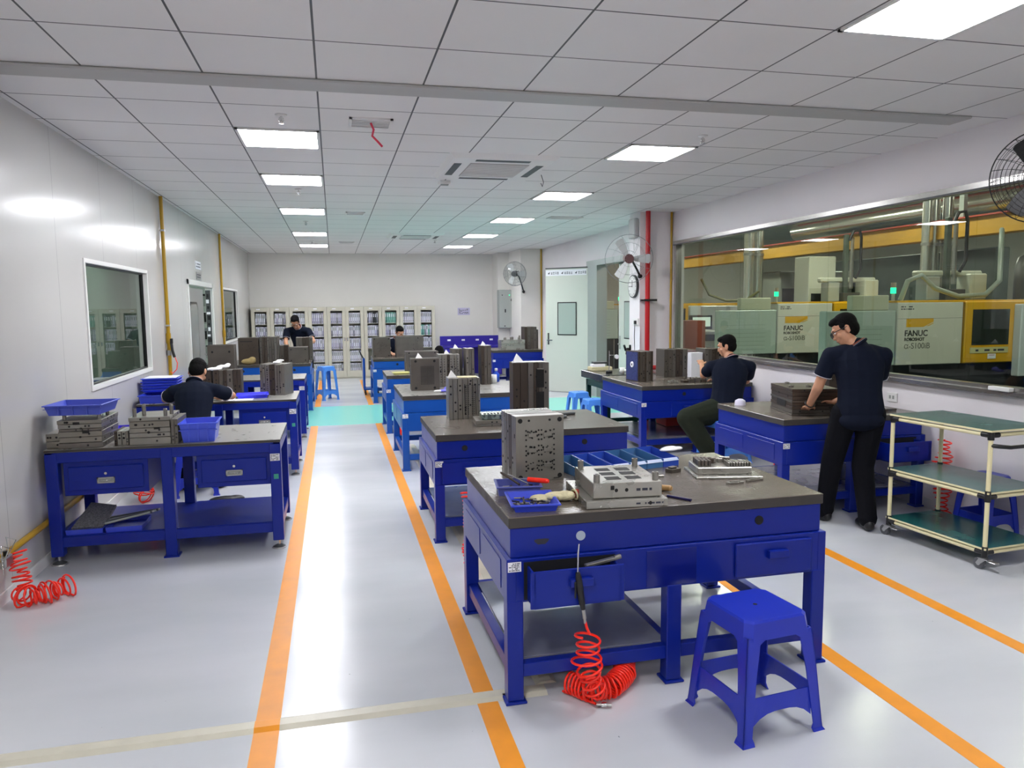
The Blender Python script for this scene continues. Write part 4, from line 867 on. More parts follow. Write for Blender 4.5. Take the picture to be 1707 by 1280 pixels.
t = thing('paper_wrap', 'crumpled white and violet wrapper at the foot of the dotted mould', 'wrapper', (1.12, 7.98, HT)); blob([((0, 0, .015), (.07, .04, .015)), ((.06, .02, .035), (.05, .03, .03))], mat('violet_film', '7a78e8', .4), 'wrapper', t, .006); blob([((-.06, -.02, .015), (.05, .02, .015))], TISSUE, 'tissue_wad', t, .006)
# second middle bench : flat mould part and bars
t = mould('flat mould half with machined green tinged face, centre of the second middle workbench', 1.03, 5.58, HT, .3, .26, .045, rad(-4), 'z', 2, 3, (), seed=43)
b = MB(); b.box(.05, .26, .04, .22, .045, .085, mat('greenish_steel', '8c9c90', .3, metal=.7, noise=.3, nscale=40), .003)
for i in range(7): b.box(.07 + i * .026, .085 + i * .026, .06, .1, .085, .088, HOLE)
b.build('cavity_block', t)
for (x0, y0, x1, y1, lab) in ((1.52, 5.85, 1.95, 5.98, 'long dark clamp bar at the rear of the second middle workbench'), (1.56, 5.72, 1.82, 5.80, 'shorter dark bar in front of the long clamp bar')):
    rodthing('clamp_bar', lab, 'clamp', (x0, y0, HT + .012), (x1, y1, HT + .012), .011, STEELS[2], DGREY, .3, .014)
# bottle etc on dotted mould bench
t = thing('spray_bottle', 'small blue bottle with white cap at the back right of the dotted mould bench', 'bottle', (1.9, 8.9, HT)); MB().lathe([(0, 0), (.04, 0), (.04, .09), (.015, .12), (.015, .13)], mat('blue_bottle', '1c50c8', .3)).build('body', t); MB().lathe([(0, .13), (.018, .13), (.018, .16), (0, .165)], WHITE).build('cap', t)
t = thing('paper_roll', 'white roll of tissue behind the slim plates', 'paper roll', (1.84, 8.75, HT)) ; MB().lathe([(0, 0), (.035, 0), (.035, .1), (0, .1)], TISSUE).build('roll', t)
tray('small tray of yellow parts on the light blue bench by the turquoise band', .76, 10.22, HT, .22, .16, .03, 0, m=YELLOWT, name='tray')
# right benches small parts
t = thing('clamped_parts', 'low dark row of machined slides on the right rear workbench', 'mould part', (3.95, 8.02, HT))
for k in range(5): MB().box(k * .075, k * .075 + .06, .01 * (k % 2), .1, 0, .03 + .012 * (k % 3), STEELS[(4, 2, 1)[k % 3]], .003).cyl((k * .075 + .03, .05, .03), (k * .075 + .03, .05, .06), .012, STEELS[2]).build('slide', t)
t = thing('mould_insert', 'pale rectangular insert left of the low dark row of slides', 'mould part', (3.78, 8.02, HT)); MB().box(0, .1, 0, .08, 0, .025, STEELS[5], .003).cyl((.05, .04, .025), (.05, .04, .04), .02, STEELS[3]).build('insert', t)
o = MB().box(0, .25, 0, .18, 0, .002, PAPER).build('paper_sheet', None, (4.38, 7.95, HT + .001), rad(10)); tag(o, 'white paper on the bench right of the seated man', 'paper')
t = thing('bushing', 'round dark metal ring standing on the bench right of the seated man', 'mould part', (4.62, 7.9, HT)); MB().lathe([(0, 0), (.03, 0), (.03, .04), (.045, .04), (.045, .06), (0, .06)], STEELS[4]).build('ring', t)
o = MB().box(0, .26, 0, .19, 0, .002, PAPER).build('paper_sheet', None, (4.22, 5.45, HT + .001), rad(-5)); tag(o, 'white paper on the bench right of the standing man', 'paper')
t = thing('tool_roll', 'dark tools lying on the bench right of the standing man', 'tools', (4.3, 5.3, HT))
for k in range(4): MB().cyl((k * .05, .02 * k, .012), (k * .05 + .14, .04 + .01 * k, .012), .01, (BLACK, STEELS[4], DGREY, STEELS[2])[k], n=8).build('tool', t)
t = thing('cleaner_cup', 'small translucent dome on the rear left corner of the right workbench', 'cup', (3.56, 6.1, HT)); MB().lathe([(.05, 0), (.045, .04), (.02, .055), (0, .055)], mat('milky_plastic', 'c8c4d8', .4)).build('dome', t)
# microscope + bits on granite
t = thing('microscope', 'black and white microscope on the granite table', 'microscope', (3.95, 9.75, .78), rad(-30), None)
MB().box(-.1, .1, -.12, .1, 0, .025, WHITE, .008).build('base', t); MB().box(-.02, .02, .06, .1, .02, .3, WHITE, .006).build('column', t)
MB().tube([(0, .08, .28), (0, 0, .30), (0, -.03, .24)], .03, BLACK, n=12).cyl((0, -.02, .24), (0, -.02, .12), .02, BLACK).build('body', t)
for s_ in (-1, 1): MB().cyl((s_ * .03, .0, .29), (s_ * .04, -.07, .36), .016, BLACK).build('eyepiece', t)
t = thing('dial_indicator', 'dial indicator on a thin stand at the left side of the microscope', 'gauge', (3.62, 9.6, .78), 0, None)
MB().lathe([(0, 0), (.045, 0), (.045, .03), (0, .03)], BLACK).cyl((0, 0, .03), (0, 0, .3), .006, CHROME).cyl((0, 0, .24), (.09, -.04, .24), .005, CHROME).build('stand', t); MB().cyl((.09, -.035, .22), (.09, -.06, .22), .03, WHITE).cyl((.09, -.06, .22), (.09, -.061, .22), .026, PAPER).build('dial', t)
t = thing('gauge_box', 'open box of pale paper and gauges behind the dial indicator', 'box', (3.5, 9.95, .78)); MB().box(0, .3, 0, .2, 0, .05, COTTON, .004).box(.02, .2, .02, .15, .05, .09, PAPER, .004).box(.05, .25, .05, .18, .09, .12, DGREY, .004).build('box', t)
t = thing('mug', 'white cup beside the microscope', 'cup', (3.75, 9.45, .78)); MB().lathe([(0, 0), (.03, 0), (.035, .08), (.03, .08), (.027, .005), (0, .005)], WHITE).build('cup', t)
# shelf under nearest left bench: two flat trays with scraper and rods
for i, (x, lab) in enumerate(((-1.80, 'shallow blue tray on the lower shelf holding the wire mesh bundle'), (-1.555, 'shallow blue tray on the lower shelf holding grey rods'))): tray(lab, x, 5.47, .195, .23, .28, .035, 0, m=TRAYB, flare=.004, rim=False)
t = thing('wire_mesh', 'fan shaped bundle of grey wire mesh leaning in the left shelf tray', 'mesh', (-1.78, 5.5, .21)); MB().hexa([(0, .02, .02), (.2, .02, .02), (.2, .03, .0), (0, .03, .0)], [(.07, .24, .14), (.24, .2, .12), (.24, .21, .105), (.07, .25, .125)], mat('mesh_grey', '8e8e90', .5, metal=.5, noise=.5, nscale=90)).build('mesh', t)
t = thing('rod_bundle', 'bundle of grey plastic rods lying in the right shelf tray', 'rods', (-1.57, 5.52, .235))
for k in range(6): MB().cyl((0, .03 * k, .012), (.27 + .01 * k, .08 + .015 * k, .05), .009, (GREY, DGREY, SILVER)[k % 3], n=8).build('rod', t)
t = thing('red_tray', 'orange red crate on the lower shelf of the right rear workbench', 'crate', (4.0, 8.6, .18)); MB().box(0, .32, 0, .3, 0, .12, mat('orange_red_plastic', 'd8381c', .4), .006).box(.01, .31, .01, .29, .12, .122, HOLE).build('body', t)
# ------------------------------------------------------------------ rolling cart
t = thing('rolling_cart', 'three tier pipe rack cart with cream tubes and black joints at the right', 'cart', (3.97, 3.82, 0), rad(5))
W_, D_ = .46, .77
for a in (0, W_):
    for c in (0, D_): MB().cyl((a, c, .10), (a, c, .885), .014, CREAM).build('post', t)
for k, (z, mm) in enumerate(((.13, GREENMAT), (.49, GREENMAT), (.885, GREENMAT))):
    b = MB(); b.cyl((0, 0, z - .02), (0, D_, z - .02), .014, CREAM).cyl((W_, 0, z - .02), (W_, D_, z - .02), .014, CREAM).cyl((0, 0, z - .02), (W_, 0, z - .02), .014, CREAM).cyl((0, D_, z - .02), (W_, D_, z - .02), .014, CREAM); b.build('tube_frame', t)
    sh = MB().box(-.015, W_ + .015, -.015, D_ + .015, z, z + .012, GREENMAT, .002).build('shelf', t)
    MB().box(-.017, -.015, -.015, D_ + .015, z, z + .012, CREAM).box(-.015, W_ + .015, -.017, -.015, z, z + .012, CREAM).build('edge_strip', sh)
    for a in (0, W_):
        for c in (0, D_):
            b = MB(); b.cyl((a, c, z - .05), (a, c, z + (.0 if k == 2 else .02)), .019, BLACK); s1 = 1 if a == 0 else -1; s2 = 1 if c == 0 else -1
            b.cyl((a, c, z - .02), (a + s1 * .06, c, z - .02), .018, BLACK); b.cyl((a, c, z - .02), (a, c + s2 * .06, z - .02), .018, BLACK)
            b.build('joint', t)
MB().tube([(0, -.0, .80), (.02, -.04, .80), (.08, -.07, .795), (.38, -.07, .795), (W_, 0, .80)], .013, BLACK).build('handle', t)
for a in (0, W_):
    for c in (0, D_):
        b = MB(); b.cyl((a, c, .075), (a, c, .105), .012, SILVER); b.box(a - .022, a + .022, c - .04, c + .03, .07, .076, SILVER); b.prism([(c - .03, .075), (c + .02, .075), (c + .045, .035), (c + .02, .03)], 'x', a - .020, a - .017, SILVER); b.prism([(c - .03, .075), (c + .02, .075), (c + .045, .035), (c + .02, .03)], 'x', a + .017, a + .020, SILVER); b.box(a - .018, a + .018, c - .09, c - .035, .062, .068, SILVER, .002)
        o = b.build('caster', t); MB().cyl((a - .014, c + .03, .036), (a + .014, c + .03, .036), .036, mat('caster_rubber', '55565a', .5), n=20).cyl((a - .016, c + .03, .036), (a + .016, c + .03, .036), .014, SILVER).build('wheel', o)
stool('deep blue stool standing behind the rolling cart by the right wall', 4.58, 4.42, rad(4), H=.45, S=.22, m=STOOLB)
# ------------------------------------------------------------------ pipes
def pipe(name, label, pts, r, m, cat='pipe'):
    t = thing(name, label, cat, (0, 0, 0)); MB().tube(pts, r, m, n=12).build('tube', t); return t
p1 = pipe('gas_pipe', 'yellow pipe down the left wall with an air gun hung on it', [(XL + .03, 9.55, 3.0), (XL + .03, 9.55, .5)], .021, YPIPE)
for z in (2.6, 1.5, .9): MB().box(XL, XL + .055, 9.52, 9.58, z, z + .02, SILVER).build('clamp', p1)
MB().cyl((XL + .03, 9.55, 1.30), (XL + .03, 9.55, 1.42), .028, YPIPE).cyl((XL + .03, 9.55, 1.16), (XL + .03, 9.55, 1.22), .03, SILVER).build('valve', p1)
t = thing('blow_gun', 'black air gun with a thin red hose hanging on the yellow left wall pipe', 'air gun', (XL + .07, 9.48, 1.1)); MB().tube([(0, 0, .22), (.01, -.01, .12), (.03, -.01, .04)], .016, BLACK).box(-.01, .02, -.02, .02, .2, .26, BLACK, .004).build('body', t)
MB().tube([(.03, -.01, .05), (.06, -.02, -.03), (.05, -.03, -.1), (.0, -.0, -.15), (-.03, .02, -.13)], .005, RED).build('hose', t)
p2 = pipe('gas_pipe', 'yellow pipe down the left wall beyond the grey door', [(XL + .03, 14.15, 3.0), (XL + .03, 14.15, .5)], .021, YPIPE)
MB().cyl((XL + .03, 14.15, 1.2), (XL + .03, 14.15, 1.32), .028, YPIPE).build('valve', p2)
pipe('gas_pipe', 'yellow pipe running low along the left wall beside the nearest left bench', [(XL + .022, 1.5, .27), (XL + .022, 9.3, .31)], .02, YPIPE)
pipe('gas_pipe', 'yellow pipe in the corner left of the long glazed partition', [(4.72, 10.04, 3.0), (4.72, 10.04, 1.0), (4.71, 10.03, .9), (4.71, 9.9, .88)], .016, YPIPE)
pipe('gas_pipe', 'yellow pipe on the far right column beside the open door', [(4.77 - .05, 16.97, 3.0), (4.77 - .05, 16.97, .6)], .018, YPIPE)
pr = pipe('fire_pipe', 'thick red pipe standing in front of the column with clock', [(4.34, 9.99, 3.0), (4.34, 9.99, .02)], .034, DRED)
MB().box(4.26, 4.43, 10.02, 10.08, 1.75, 1.77, BLACK).box(4.27, 4.43, 9.94, 9.955, 1.745, 1.775, BLACK).box(4.38, 4.47, 9.95, 10.08, 1.745, 1.775, BLACK).build('clamp', pr)
MB().tube([(4.34, 9.99, .80), (4.70, 9.99, .80)], .032, DRED, n=12).build('branch', pr)
# wire/valve cluster at the lower left wall
t = thing('air_regulator', 'small air fitting with wires at the low left wall pipe', 'air fitting', (XL + .03, 4.75, .27)); MB().box(-.005, .04, -.05, .05, -.03, .03, SILVER, .006).cyl((.02, 0, .02), (.02, 0, .06), .012, BLACK).tube([(.02, .03, .02), (.05, .08, .1), (.03, .0, .14), (.06, -.06, .08), (.03, -.09, -.02)], .003, GREY, n=5).tube([(.02, -.03, .02), (.07, -.04, .08), (.04, -.1, .12), (.05, -.12, -.04)], .003, CHROME, n=5).build('fitting', t)
# ------------------------------------------------------------------ column things
t = thing('wall_clock', 'round white clock on the column under the wall fan', 'clock', (4.26, 10.27, 1.96))
MB().cyl((0, 0, 0), (-.035, 0, 0), .165, DGREY, n=32).cyl((-.035, 0, 0), (-.038, 0, 0), .148, WHITE, n=32).build('case', t)
MB().box(-.0405, -.0385, -.006, .006, -.01, .09, BLACK).build('hour_hand', t); MB().box(-.0405, -.0385, -.01, .11, -.004, .004, BLACK).build('minute_hand', t)
b = MB()
for k in range(12): a = k * math.pi / 6; b.cyl((-.0382, .125 * math.cos(a), .125 * math.sin(a)), (-.0395, .125 * math.cos(a), .125 * math.sin(a)), .007, BLACK, n=8)
b.build('hour_marks', t)
o = MB().box(-.004, 0, -.16, .08, -.18, .18, PAPER).build('notice', None, (4.26, 10.22, 1.2)); tag(o, 'white paper notice on the side of the column below the sockets', 'notice')
t = thing('wall_socket', 'white wall sockets on the column under the clock', 'socket', (4.26, 10.2, 1.45)); MB().box(-.02, 0, -.1, .1, -.05, .05, WHITE, .004).build('plate', t); MB().box(-.05, -.02, -.06, -.02, -.03, .02, BLACK, .004).tube([(-.04, -.04, -.02), (-.05, -.05, -.2), (-.03, -.02, -.45), (-.06, -.04, -.62)], .005, BLACK, n=6).build('plug_and_cord', t)
t = thing('wireless_box', 'white box high on the column just under the ceiling', 'box', (4.26, 10.24, 2.78)); MB().box(-.07, 0, -.12, .12, -.14, .14, mat('pale_grey_box', 'b4b6b6', .5), .015).build('case', t); MB().tube([(-.03, 0, -.14), (-.03, .0, -.3)], .006, WHITE, n=6).build('cord', t)
def fan(label, c, face, Rr, mount, cage_m, motor_m, blade_m=None, rings=8, rad_n=20, bag=None, wr=.0022):
    c = Vector(c); fz = Vector(face).normalized(); q = fz.to_track_quat('Z', 'Y').to_matrix().to_4x4()
    t = thing('wall_fan', label, 'fan', c, 0, None); t.rotation_euler = q.to_euler()
    b = MB(); b.tube([(Rr * math.cos(a), Rr * math.sin(a), 0) for a in [k * math.pi / 24 for k in range(48)]], wr * 2.4, cage_m, n=6, closed=True)
    for s_, dp in ((1, .09), (-1, .07)):
        for k in range(1, rings): rr_ = Rr * k / rings; z = s_ * dp * math.sqrt(max(1 - (k / rings) ** 2, 0)) ** .8; b.tube([(rr_ * math.cos(a), rr_ * math.sin(a), z) for a in [j * math.pi / 18 for j in range(36)]], wr, cage_m, n=4, closed=True)
        for k in range(rad_n):
            a = 2 * math.pi * k / rad_n; b.tube([(Rr * f * math.cos(a + f * .35), Rr * f * math.sin(a + f * .35), s_ * dp * math.sqrt(max(1 - f * f, 0)) ** .8) for f in (.12, .35, .6, .8, .93, 1)], wr, cage_m, n=4)
    b.build('cage', t)
    b = MB(); b.cyl((0, 0, .09), (0, 0, .095), .05, motor_m, n=20)
    b.build('badge', t)
    for k in range(3):
        a = k * 2 * math.pi / 3; P = []
        for f, wd, tw in ((.15, .025, .5), (.5, .055, .4), (.85, .065, .28), (.9, .035, .2)):
            for s_ in (-1, 1): P.append((Rr * f * math.cos(a) - s_ * wd * math.sin(a), Rr * f * math.sin(a) + s_ * wd * math.cos(a), s_ * wd * tw))
        MB().add(P, [(0, 1, 3, 2), (2, 3, 5, 4), (4, 5, 7, 6)], blade_m or mat('fan_blade', 'c4c8c6', .4), True).build('blade', t)
    MB().cyl((0, 0, .03), (0, 0, -.16), .065, motor_m, n=18).ball((0, 0, -.16), (.065, .065, .04), motor_m).build('motor', t)
    inv = (Matrix.Translation(c) @ q).inverted(); mp_ = inv @ Vector(mount); back = Vector((0, 0, -.14))
    MB().tube([back, back + (mp_ - back) * .35 + (inv.to_3x3() @ Vector((0, 0, .06))), back + (mp_ - back) * .75 + (inv.to_3x3() @ Vector((0, 0, .03))), mp_], .016, BLACK, n=8).ball(mp_, .035, BLACK).build('arm', t)
    if bag: MB().ball((0, 0, -.02), (Rr * 1.04, Rr * 1.04, .16), bag, 20, 10).build('plastic_cover', t)
    return t
fan('grey wall fan above the open door on the column', (4.0, 9.85, 2.33), (-.25, -1, -.1), .33, (4.27, 10.1, 2.1), mat('grey_wire', '8a8e90', .4, metal=.5), mat('fan_motor_brown', '5a3a3a', .4), rings=3, rad_n=8, wr=.0016)
film = glass_mat('plastic_film', 'f2f4f4', 1.35, .15)
fan('far wall fan wrapped in clear film by the electric cabinet', (4.02, 16.7, 2.42), (-.7, -1, -.1), .27, (4.30, 16.98, 2.02), mat('grey_wire', '8a8e90'), DGREY, rings=4, rad_n=10, bag=film)
fan('black wall fan at the right edge above the glazed partition', (4.33, 3.90, 2.47), (-.55, -.8, -.15), .285, (4.74, 4.05, 2.2), BLACK, BLACK, mat('dark_blade', '2a2c2e', .4), rings=12, rad_n=24, wr=.0016)
# ------------------------------------------------------------------ far right doorway
m = MB()
for (a, c, d, e) in ((13.12, 13.62, 0, 2.42), (11.30, 11.42, 0, 2.5), (11.30, 13.7, 2.42, 2.52)): m.box(4.70, 4.90, a, c, d, e, mat('door_frame_grey', 'a6aeac', .35, metal=.4))
struct(m, 'trim_13', 'grey metal frame of the double doorway on the right')
PD = mat('pale_green_door', 'cacec4', .35)
def leafdoor(n, hinge, rz, label, banner):
    o = MB().box(0, .93, -.025, .025, .01, 2.42, PD, .004).box(-.0, .93, -.03, .03, 2.40, 2.425, DGREY).build('door_%d' % n, None, hinge, rz); o['kind'] = 'structure'; o['label'] = label
    MB().prism([(.24, 1.12), (.24, 1.76), (.66, 1.76), (.66, 1.12)], 'y', -.034, .034, BLACK).prism([(.26, 1.14), (.26, 1.74), (.64, 1.74), (.64, 1.14)], 'y', -.036, .036, mat('door_pane', 'a8b6ae', .15, spec=.8)).build('door_window', o)
    for s_ in (-1, 1): MB().cyl((.87, s_ * .025, 1.02), (.87, s_ * .065, 1.02), .012, CHROME).box(.76, .88, s_ * .06 - .006, s_ * .06 + .006, 1.01, 1.03, CHROME, .002).box(.85, .89, s_ * .025 - .003, s_ * .025 + .003, .93, 1.16, CHROME, .001).build('door_handle', o)
    if banner:
        bn = MB().box(.03, .92, .0255, .0275, 2.27, 2.38, PAPER).build('banner', o)
        b = MB(M=Matrix.Rotation(math.pi, 4, 'Z')); r = random.Random(5)
        for g in range(3):
            x0 = -.88 + g * .3
            b.prism([(x0, 2.31), (x0 + .05, 2.35), (x0 + .04, 2.30)], 'y', -.0285, -.0275, INK)
            for k in range(4):
                cx = x0 + .075 + k * .046
                for q in range(4): b.box(cx, cx + .034, -.0285, -.0275, 2.297 + q * .014, 2.303 + q * .014, INK) if r.random() < .8 else None
                for q in range(2): b.box(cx + .006 + q * .018, cx + .011 + q * .018, -.0285, -.0275, 2.297, 2.345, INK)
        b.build('banner_print', bn)
    return o
leafdoor(2, (4.73, 13.66, 0), math.atan2(.7, -.67), 'pale green door leaf standing open with a framed window and a printed banner', True)
leafdoor(3, (4.86, 11.43, 0), rad(90), 'closed pale door leaf partly hidden behind the column', False)
# ------------------------------------------------------------------ electric cabinet, notices
t = thing('electric_cabinet', 'grey electric cabinet on the far right wall column', 'electric cabinet', (3.93, 17.98, 1.16))
MB().box(0, .57, 0, .22, 0, .93, GREY, .006).build('case', t); d_ = MB().box(.01, .56, -.012, 0, .01, .92, mat('cabinet_door_grey', 'a4aaa6', .4), .004).build('door', t)
MB().box(.14, .17, -.02, -.012, .38, .46, BLACK, .003).build('latch', d_); MB().box(.12, .16, -.016, -.012, .04, .06, BLACK).build('nameplate', d_)
for k, mm in enumerate((BLACK, GREY, GREENL, BLACK, WHITE)): MB().cyl((.08 + k * .09, -.02, .8), (.08 + k * .09, -.012, .8), .013, mm).build('lamp', d_)
MB().cyl((.32, -.03, .68), (.32, -.012, .68), .03, BLACK).box(.3, .34, -.02, -.012, .66, .72, DGREY).build('switch', d_)
MB().prism([(.38, .3), (.46, .3), (.42, .38)], 'y', -.014, -.012, DGREY).build('warning_sticker', d_)
o = MB().box(0, .31, -.004, 0, 0, .18, mat('lilac_paper', 'c4c0dc', .6)).build('notice', None, (3.06, YB, 1.48)); tag(o, 'pale lilac notice on the far wall', 'notice')
MB().text_marks(.03, .28, .03, .16, -.0042, INK, 5, 3, .8).build('notice_print', o)
for (y0, y1, z0, z1, lab, sd) in ((11.78, 12.22, 2.28, 2.4, 'upper white sign plate above the grey door', 4), (11.82, 12.22, 2.13, 2.24, 'lower dark sign plate above the grey door', 6)):
    o = MB().box(0, .006, 0, y1 - y0, 0, z1 - z0, PAPER if sd == 4 else mat('sign_grey', '8a8a86', .5)).build('sign', None, (XL, y0, z0)); tag(o, lab, 'sign')
    b = MB(M=Matrix.Translation((.006, 0, 0)) @ Matrix.Rotation(rad(90), 4, 'Z')); b.text_marks(.04, y1 - y0 - .04, .02, z1 - z0 - .02, 0, INK, 2, sd, .9); b.build('sign_print', o)
t = thing('switch_box', 'small white socket box on the right wall beside the standing man', 'socket', (4.75, 5.6, .87)); MB().box(-.012, 0, -.06, .06, -.04, .04, WHITE, .003).build('plate', t); MB().box(-.014, -.012, -.03, -.01, -.015, .015, GREY).box(-.014, -.012, .01, .03, -.015, .015, GREY).build('outlet', t)
t = thing('window_latch', 'white latch on the sill of the glazed partition', 'latch', (4.66, 4.45, 1.05)); MB().box(0, .05, -.09, .09, 0, .03, WHITE, .005).build('body', t)
# ------------------------------------------------------------------ glazed file cabinets
CW, CH_, CY = .858, 1.72, 18.45
onm = ('first from the left', 'second from the left', 'middle', 'second from the right', 'rightmost')
cabs = []
def cabinet(i):
    x0 = -1.87 + i * CW
    t = thing('file_cabinet', 'grey file cabinet with two glass doors, %s along the far wall' % onm[i], 'cabinet', (x0, CY, 0), 0, 'glass fronted file cabinets on the far wall')
    b = MB(); k = .015; b.box(.002, k, 0, .42, 0, CH_, CABG); b.box(CW - k, CW - .002, 0, .42, 0, CH_, CABG); b.box(k, CW - k, 0, .42, CH_ - k, CH_, CABG); b.box(k, CW - k, .405, .42, 0, CH_, CABG); b.box(k, CW - k, .0, .42, .0, .1, CABG); b.box(CW / 2 - .02, CW / 2 + .02, .02, .4, .1, CH_ - k, CABG); b.build('carcass', t)
    for z in (.1, .40, .70, 1.0, 1.31): MB().box(k, CW - k, .03, .40, z, z + .012, CABG).build('shelf', t)
    for j in (0, 1):
        a = .004 + j * (CW / 2 - .002); c = a + CW / 2 - .008; fr = .075; f2 = .085
        d_ = MB().box(a, a + fr, -.02, 0, .03, CH_ - .01, CABG, .002).box(c - fr, c, -.02, 0, .03, CH_ - .01, CABG, .002).box(a + fr, c - fr, -.02, 0, .03, .19, CABG, .002).box(a + fr, c - fr, -.02, 0, CH_ - .1, CH_ - .01, CABG, .002).build('door', t)
        MB().box(a + fr, c - fr, -.012, -.009, .19, CH_ - .1, CLEARG).build('glass', d_)
        hx = (c - .03) if j == 0 else (a + .03); MB().box(hx - .015, hx + .015, -.03, -.02, .9, .98, CHROME, .003).build('handle', d_)
        MB().box(a + .12, a + .2, -.0215, -.02, CH_ - .06, CH_ - .035, PAPER).build('label', d_)
    return t
for i in range(5): cabs.append(cabinet(i))
BND = [mat('binder_%s' % n, c, .5) for n, c in (('white', 'e4e2ee'), ('lilac', 'c8c4dc'), ('grey', '9a98a4'), ('black', '24242c'), ('green', '7ab8a8'))]
binder_mesh = {}
def binder(mi):
    if mi in binder_mesh: return binder_mesh[mi]
    b = MB(); b.box(0, .036, 0, .22, 0, .25, BND[mi], .003); b.box(.008, .028, -.0015, 0, .14, .22, PAPER if mi else GREY); b.box(.012, .024, -.002, 0, .03, .05, HOLE)
    o = b.build('file_binder'); binder_mesh[mi] = o.data; bpy.data.objects.remove(o); return binder_mesh[mi]
sh_n = {0: 'bottom', 1: 'second lowest', 2: 'middle', 3: 'second highest', 4: 'top'}
cab_n = ('first', 'second', 'middle', 'fourth', 'rightmost'); r = random.Random(21)
cn = ('white', 'lilac', 'grey', 'black', 'green')
for i in range(5):
    for j in (0, 1):
        for k, z in enumerate((.112, .412, .712, 1.012, 1.322)):
            if i in (0, 1, 3, 4) and k < 2 and not (i == 1 and j == 1): continue
            x0 = -1.87 + i * CW + .08 + j * (CW / 2 - .002); n = 6; th = r.uniform(0, .06) if (i == 0) else 0
            main = r.choice((0, 0, 1)); 
            if i == 3: main = (3, 4)[j] if k == 4 else r.choice((0, 3)) if j == 0 else 0
            if i == 4 and j == 1: main = 4 if k in (3,) else 0
            for q in range(n):
                mi_ = main if r.random() < .72 else r.choice((0, 1, 2))
                o = bpy.data.objects.new('file_binder', binder(mi_)); COL.objects.link(o); o.location = (x0 + q * .0445 + .003, CY + .035 + r.uniform(0, .012), z); o.rotation_euler = (0, th, 0)
                if th: o.location.z += abs(th) * .04
                o['label'] = '%s file binder, %s shelf, %s door of the %s cabinet' % (cn[mi_], sh_n[k], ('left', 'right')[j], cab_n[i]); o['category'] = 'binder'; o['group'] = '%s binders on the %s shelf behind the %s door of the %s cabinet' % (cn[mi_], sh_n[k], ('left', 'right')[j], cab_n[i])
# ------------------------------------------------------------------ machine hall beyond the glass
HWALL = mat('hall_wall', 'd0cec2', .7, noise=.05); HCEIL = mat('hall_ceiling', 'c8c6bc', .7); HFLOOR = mat('hall_floor', '50606a', .3)
struct(MB().box(4.87, 18, -3, 24, -.1, -.005, HFLOOR), 'floor_hall'); struct(MB().box(4.87, 18, -3, 24, 3.9, 4.0, HCEIL), 'ceiling_hall')
m = MB(); m.box(17.9, 18, -3, 24, 0, 3.9, HWALL); struct(m, 'wall_hall_right'); struct(MB().box(4.87, 18, 23.9, 24, 0, 3.9, HWALL), 'wall_hall_back'); struct(MB().box(4.87, 18, -3.1, -3, 0, 3.9, HWALL), 'wall_hall_front')
struct(MB().box(4.86, 4.9, 10.2, 24, 2.55, 3.9, HWALL), 'wall_hall_left')
t = thing('crane_beam', 'long ochre steel beam with a red rim crossing the machine hall behind the glass', 'beam', (8.6, -2.5, 2.58))
MB().box(-.1, .1, 0, 24, 0, .26, mat('ochre_paint', 'b88c34', .45, noise=.1, nscale=2), .01).box(-.16, .16, 0, 24, .25, .27, mat('red_primer', 'a04030', .5)).build('beam', t)
for k in range(5): MB().box(-.03, .03, 1 + k * 5.2, 1.08 + k * 5.2, .27, 1.32, GREY).build('hanger', t)
for i, (x, y, lab) in enumerate(((7.2, 5.5, 'nearest lamp of the machine hall'), (7.2, 9.2, 'second lamp of the machine hall'), (7.2, 13.2, 'third lamp of the machine hall'), (11.5, 8, 'lamp deep in the machine hall, near'), (11.5, 14, 'lamp deep in the machine hall, far'), (12, 20, 'lamp at the back of the machine hall'), (7.0, 17.5, 'lamp beyond the double doorway'))):
    t = thing('hall_lamp', lab, 'light', (x, y, 3.86), 0, 'strip lamps of the machine hall'); MB().box(-.08, .08, -.65, .65, .0, .04, WHITE, .005).build('housing', t); MB().box(-.06, .06, -.62, .62, -.012, 0, HLAMP).build('tube', t)
def ducts(x, y, lab, n=3, r0=.075):
    t = thing('duct_bundle', lab, 'ducts', (x, y, 0), 0, 'bright vertical duct bundles in the machine hall')
    for k in range(n):
        b = MB(); b.cyl((k * (r0 * 2 + .02), (k % 2) * .06, 0), (k * (r0 * 2 + .02), (k % 2) * .06, 3.9), r0, mat('galvanised', 'd0d0ca', .22, metal=.9), n=18)
        for q in range(4): b.cyl((k * (r0 * 2 + .02), (k % 2) * .06, .7 + q * .9), (k * (r0 * 2 + .02), (k % 2) * .06, .74 + q * .9), r0 + .008, SILVER, n=18)
        b.build('duct', t)
ducts(8.35, 9.3, 'bright duct bundle between the two yellow machines', 3); ducts(6.85, 11.55, 'bright duct bundle behind the left yellow machine', 2, .09); ducts(6.2, 13.6, 'slim duct bundle near the small white machine', 2, .05)
TM = [0]
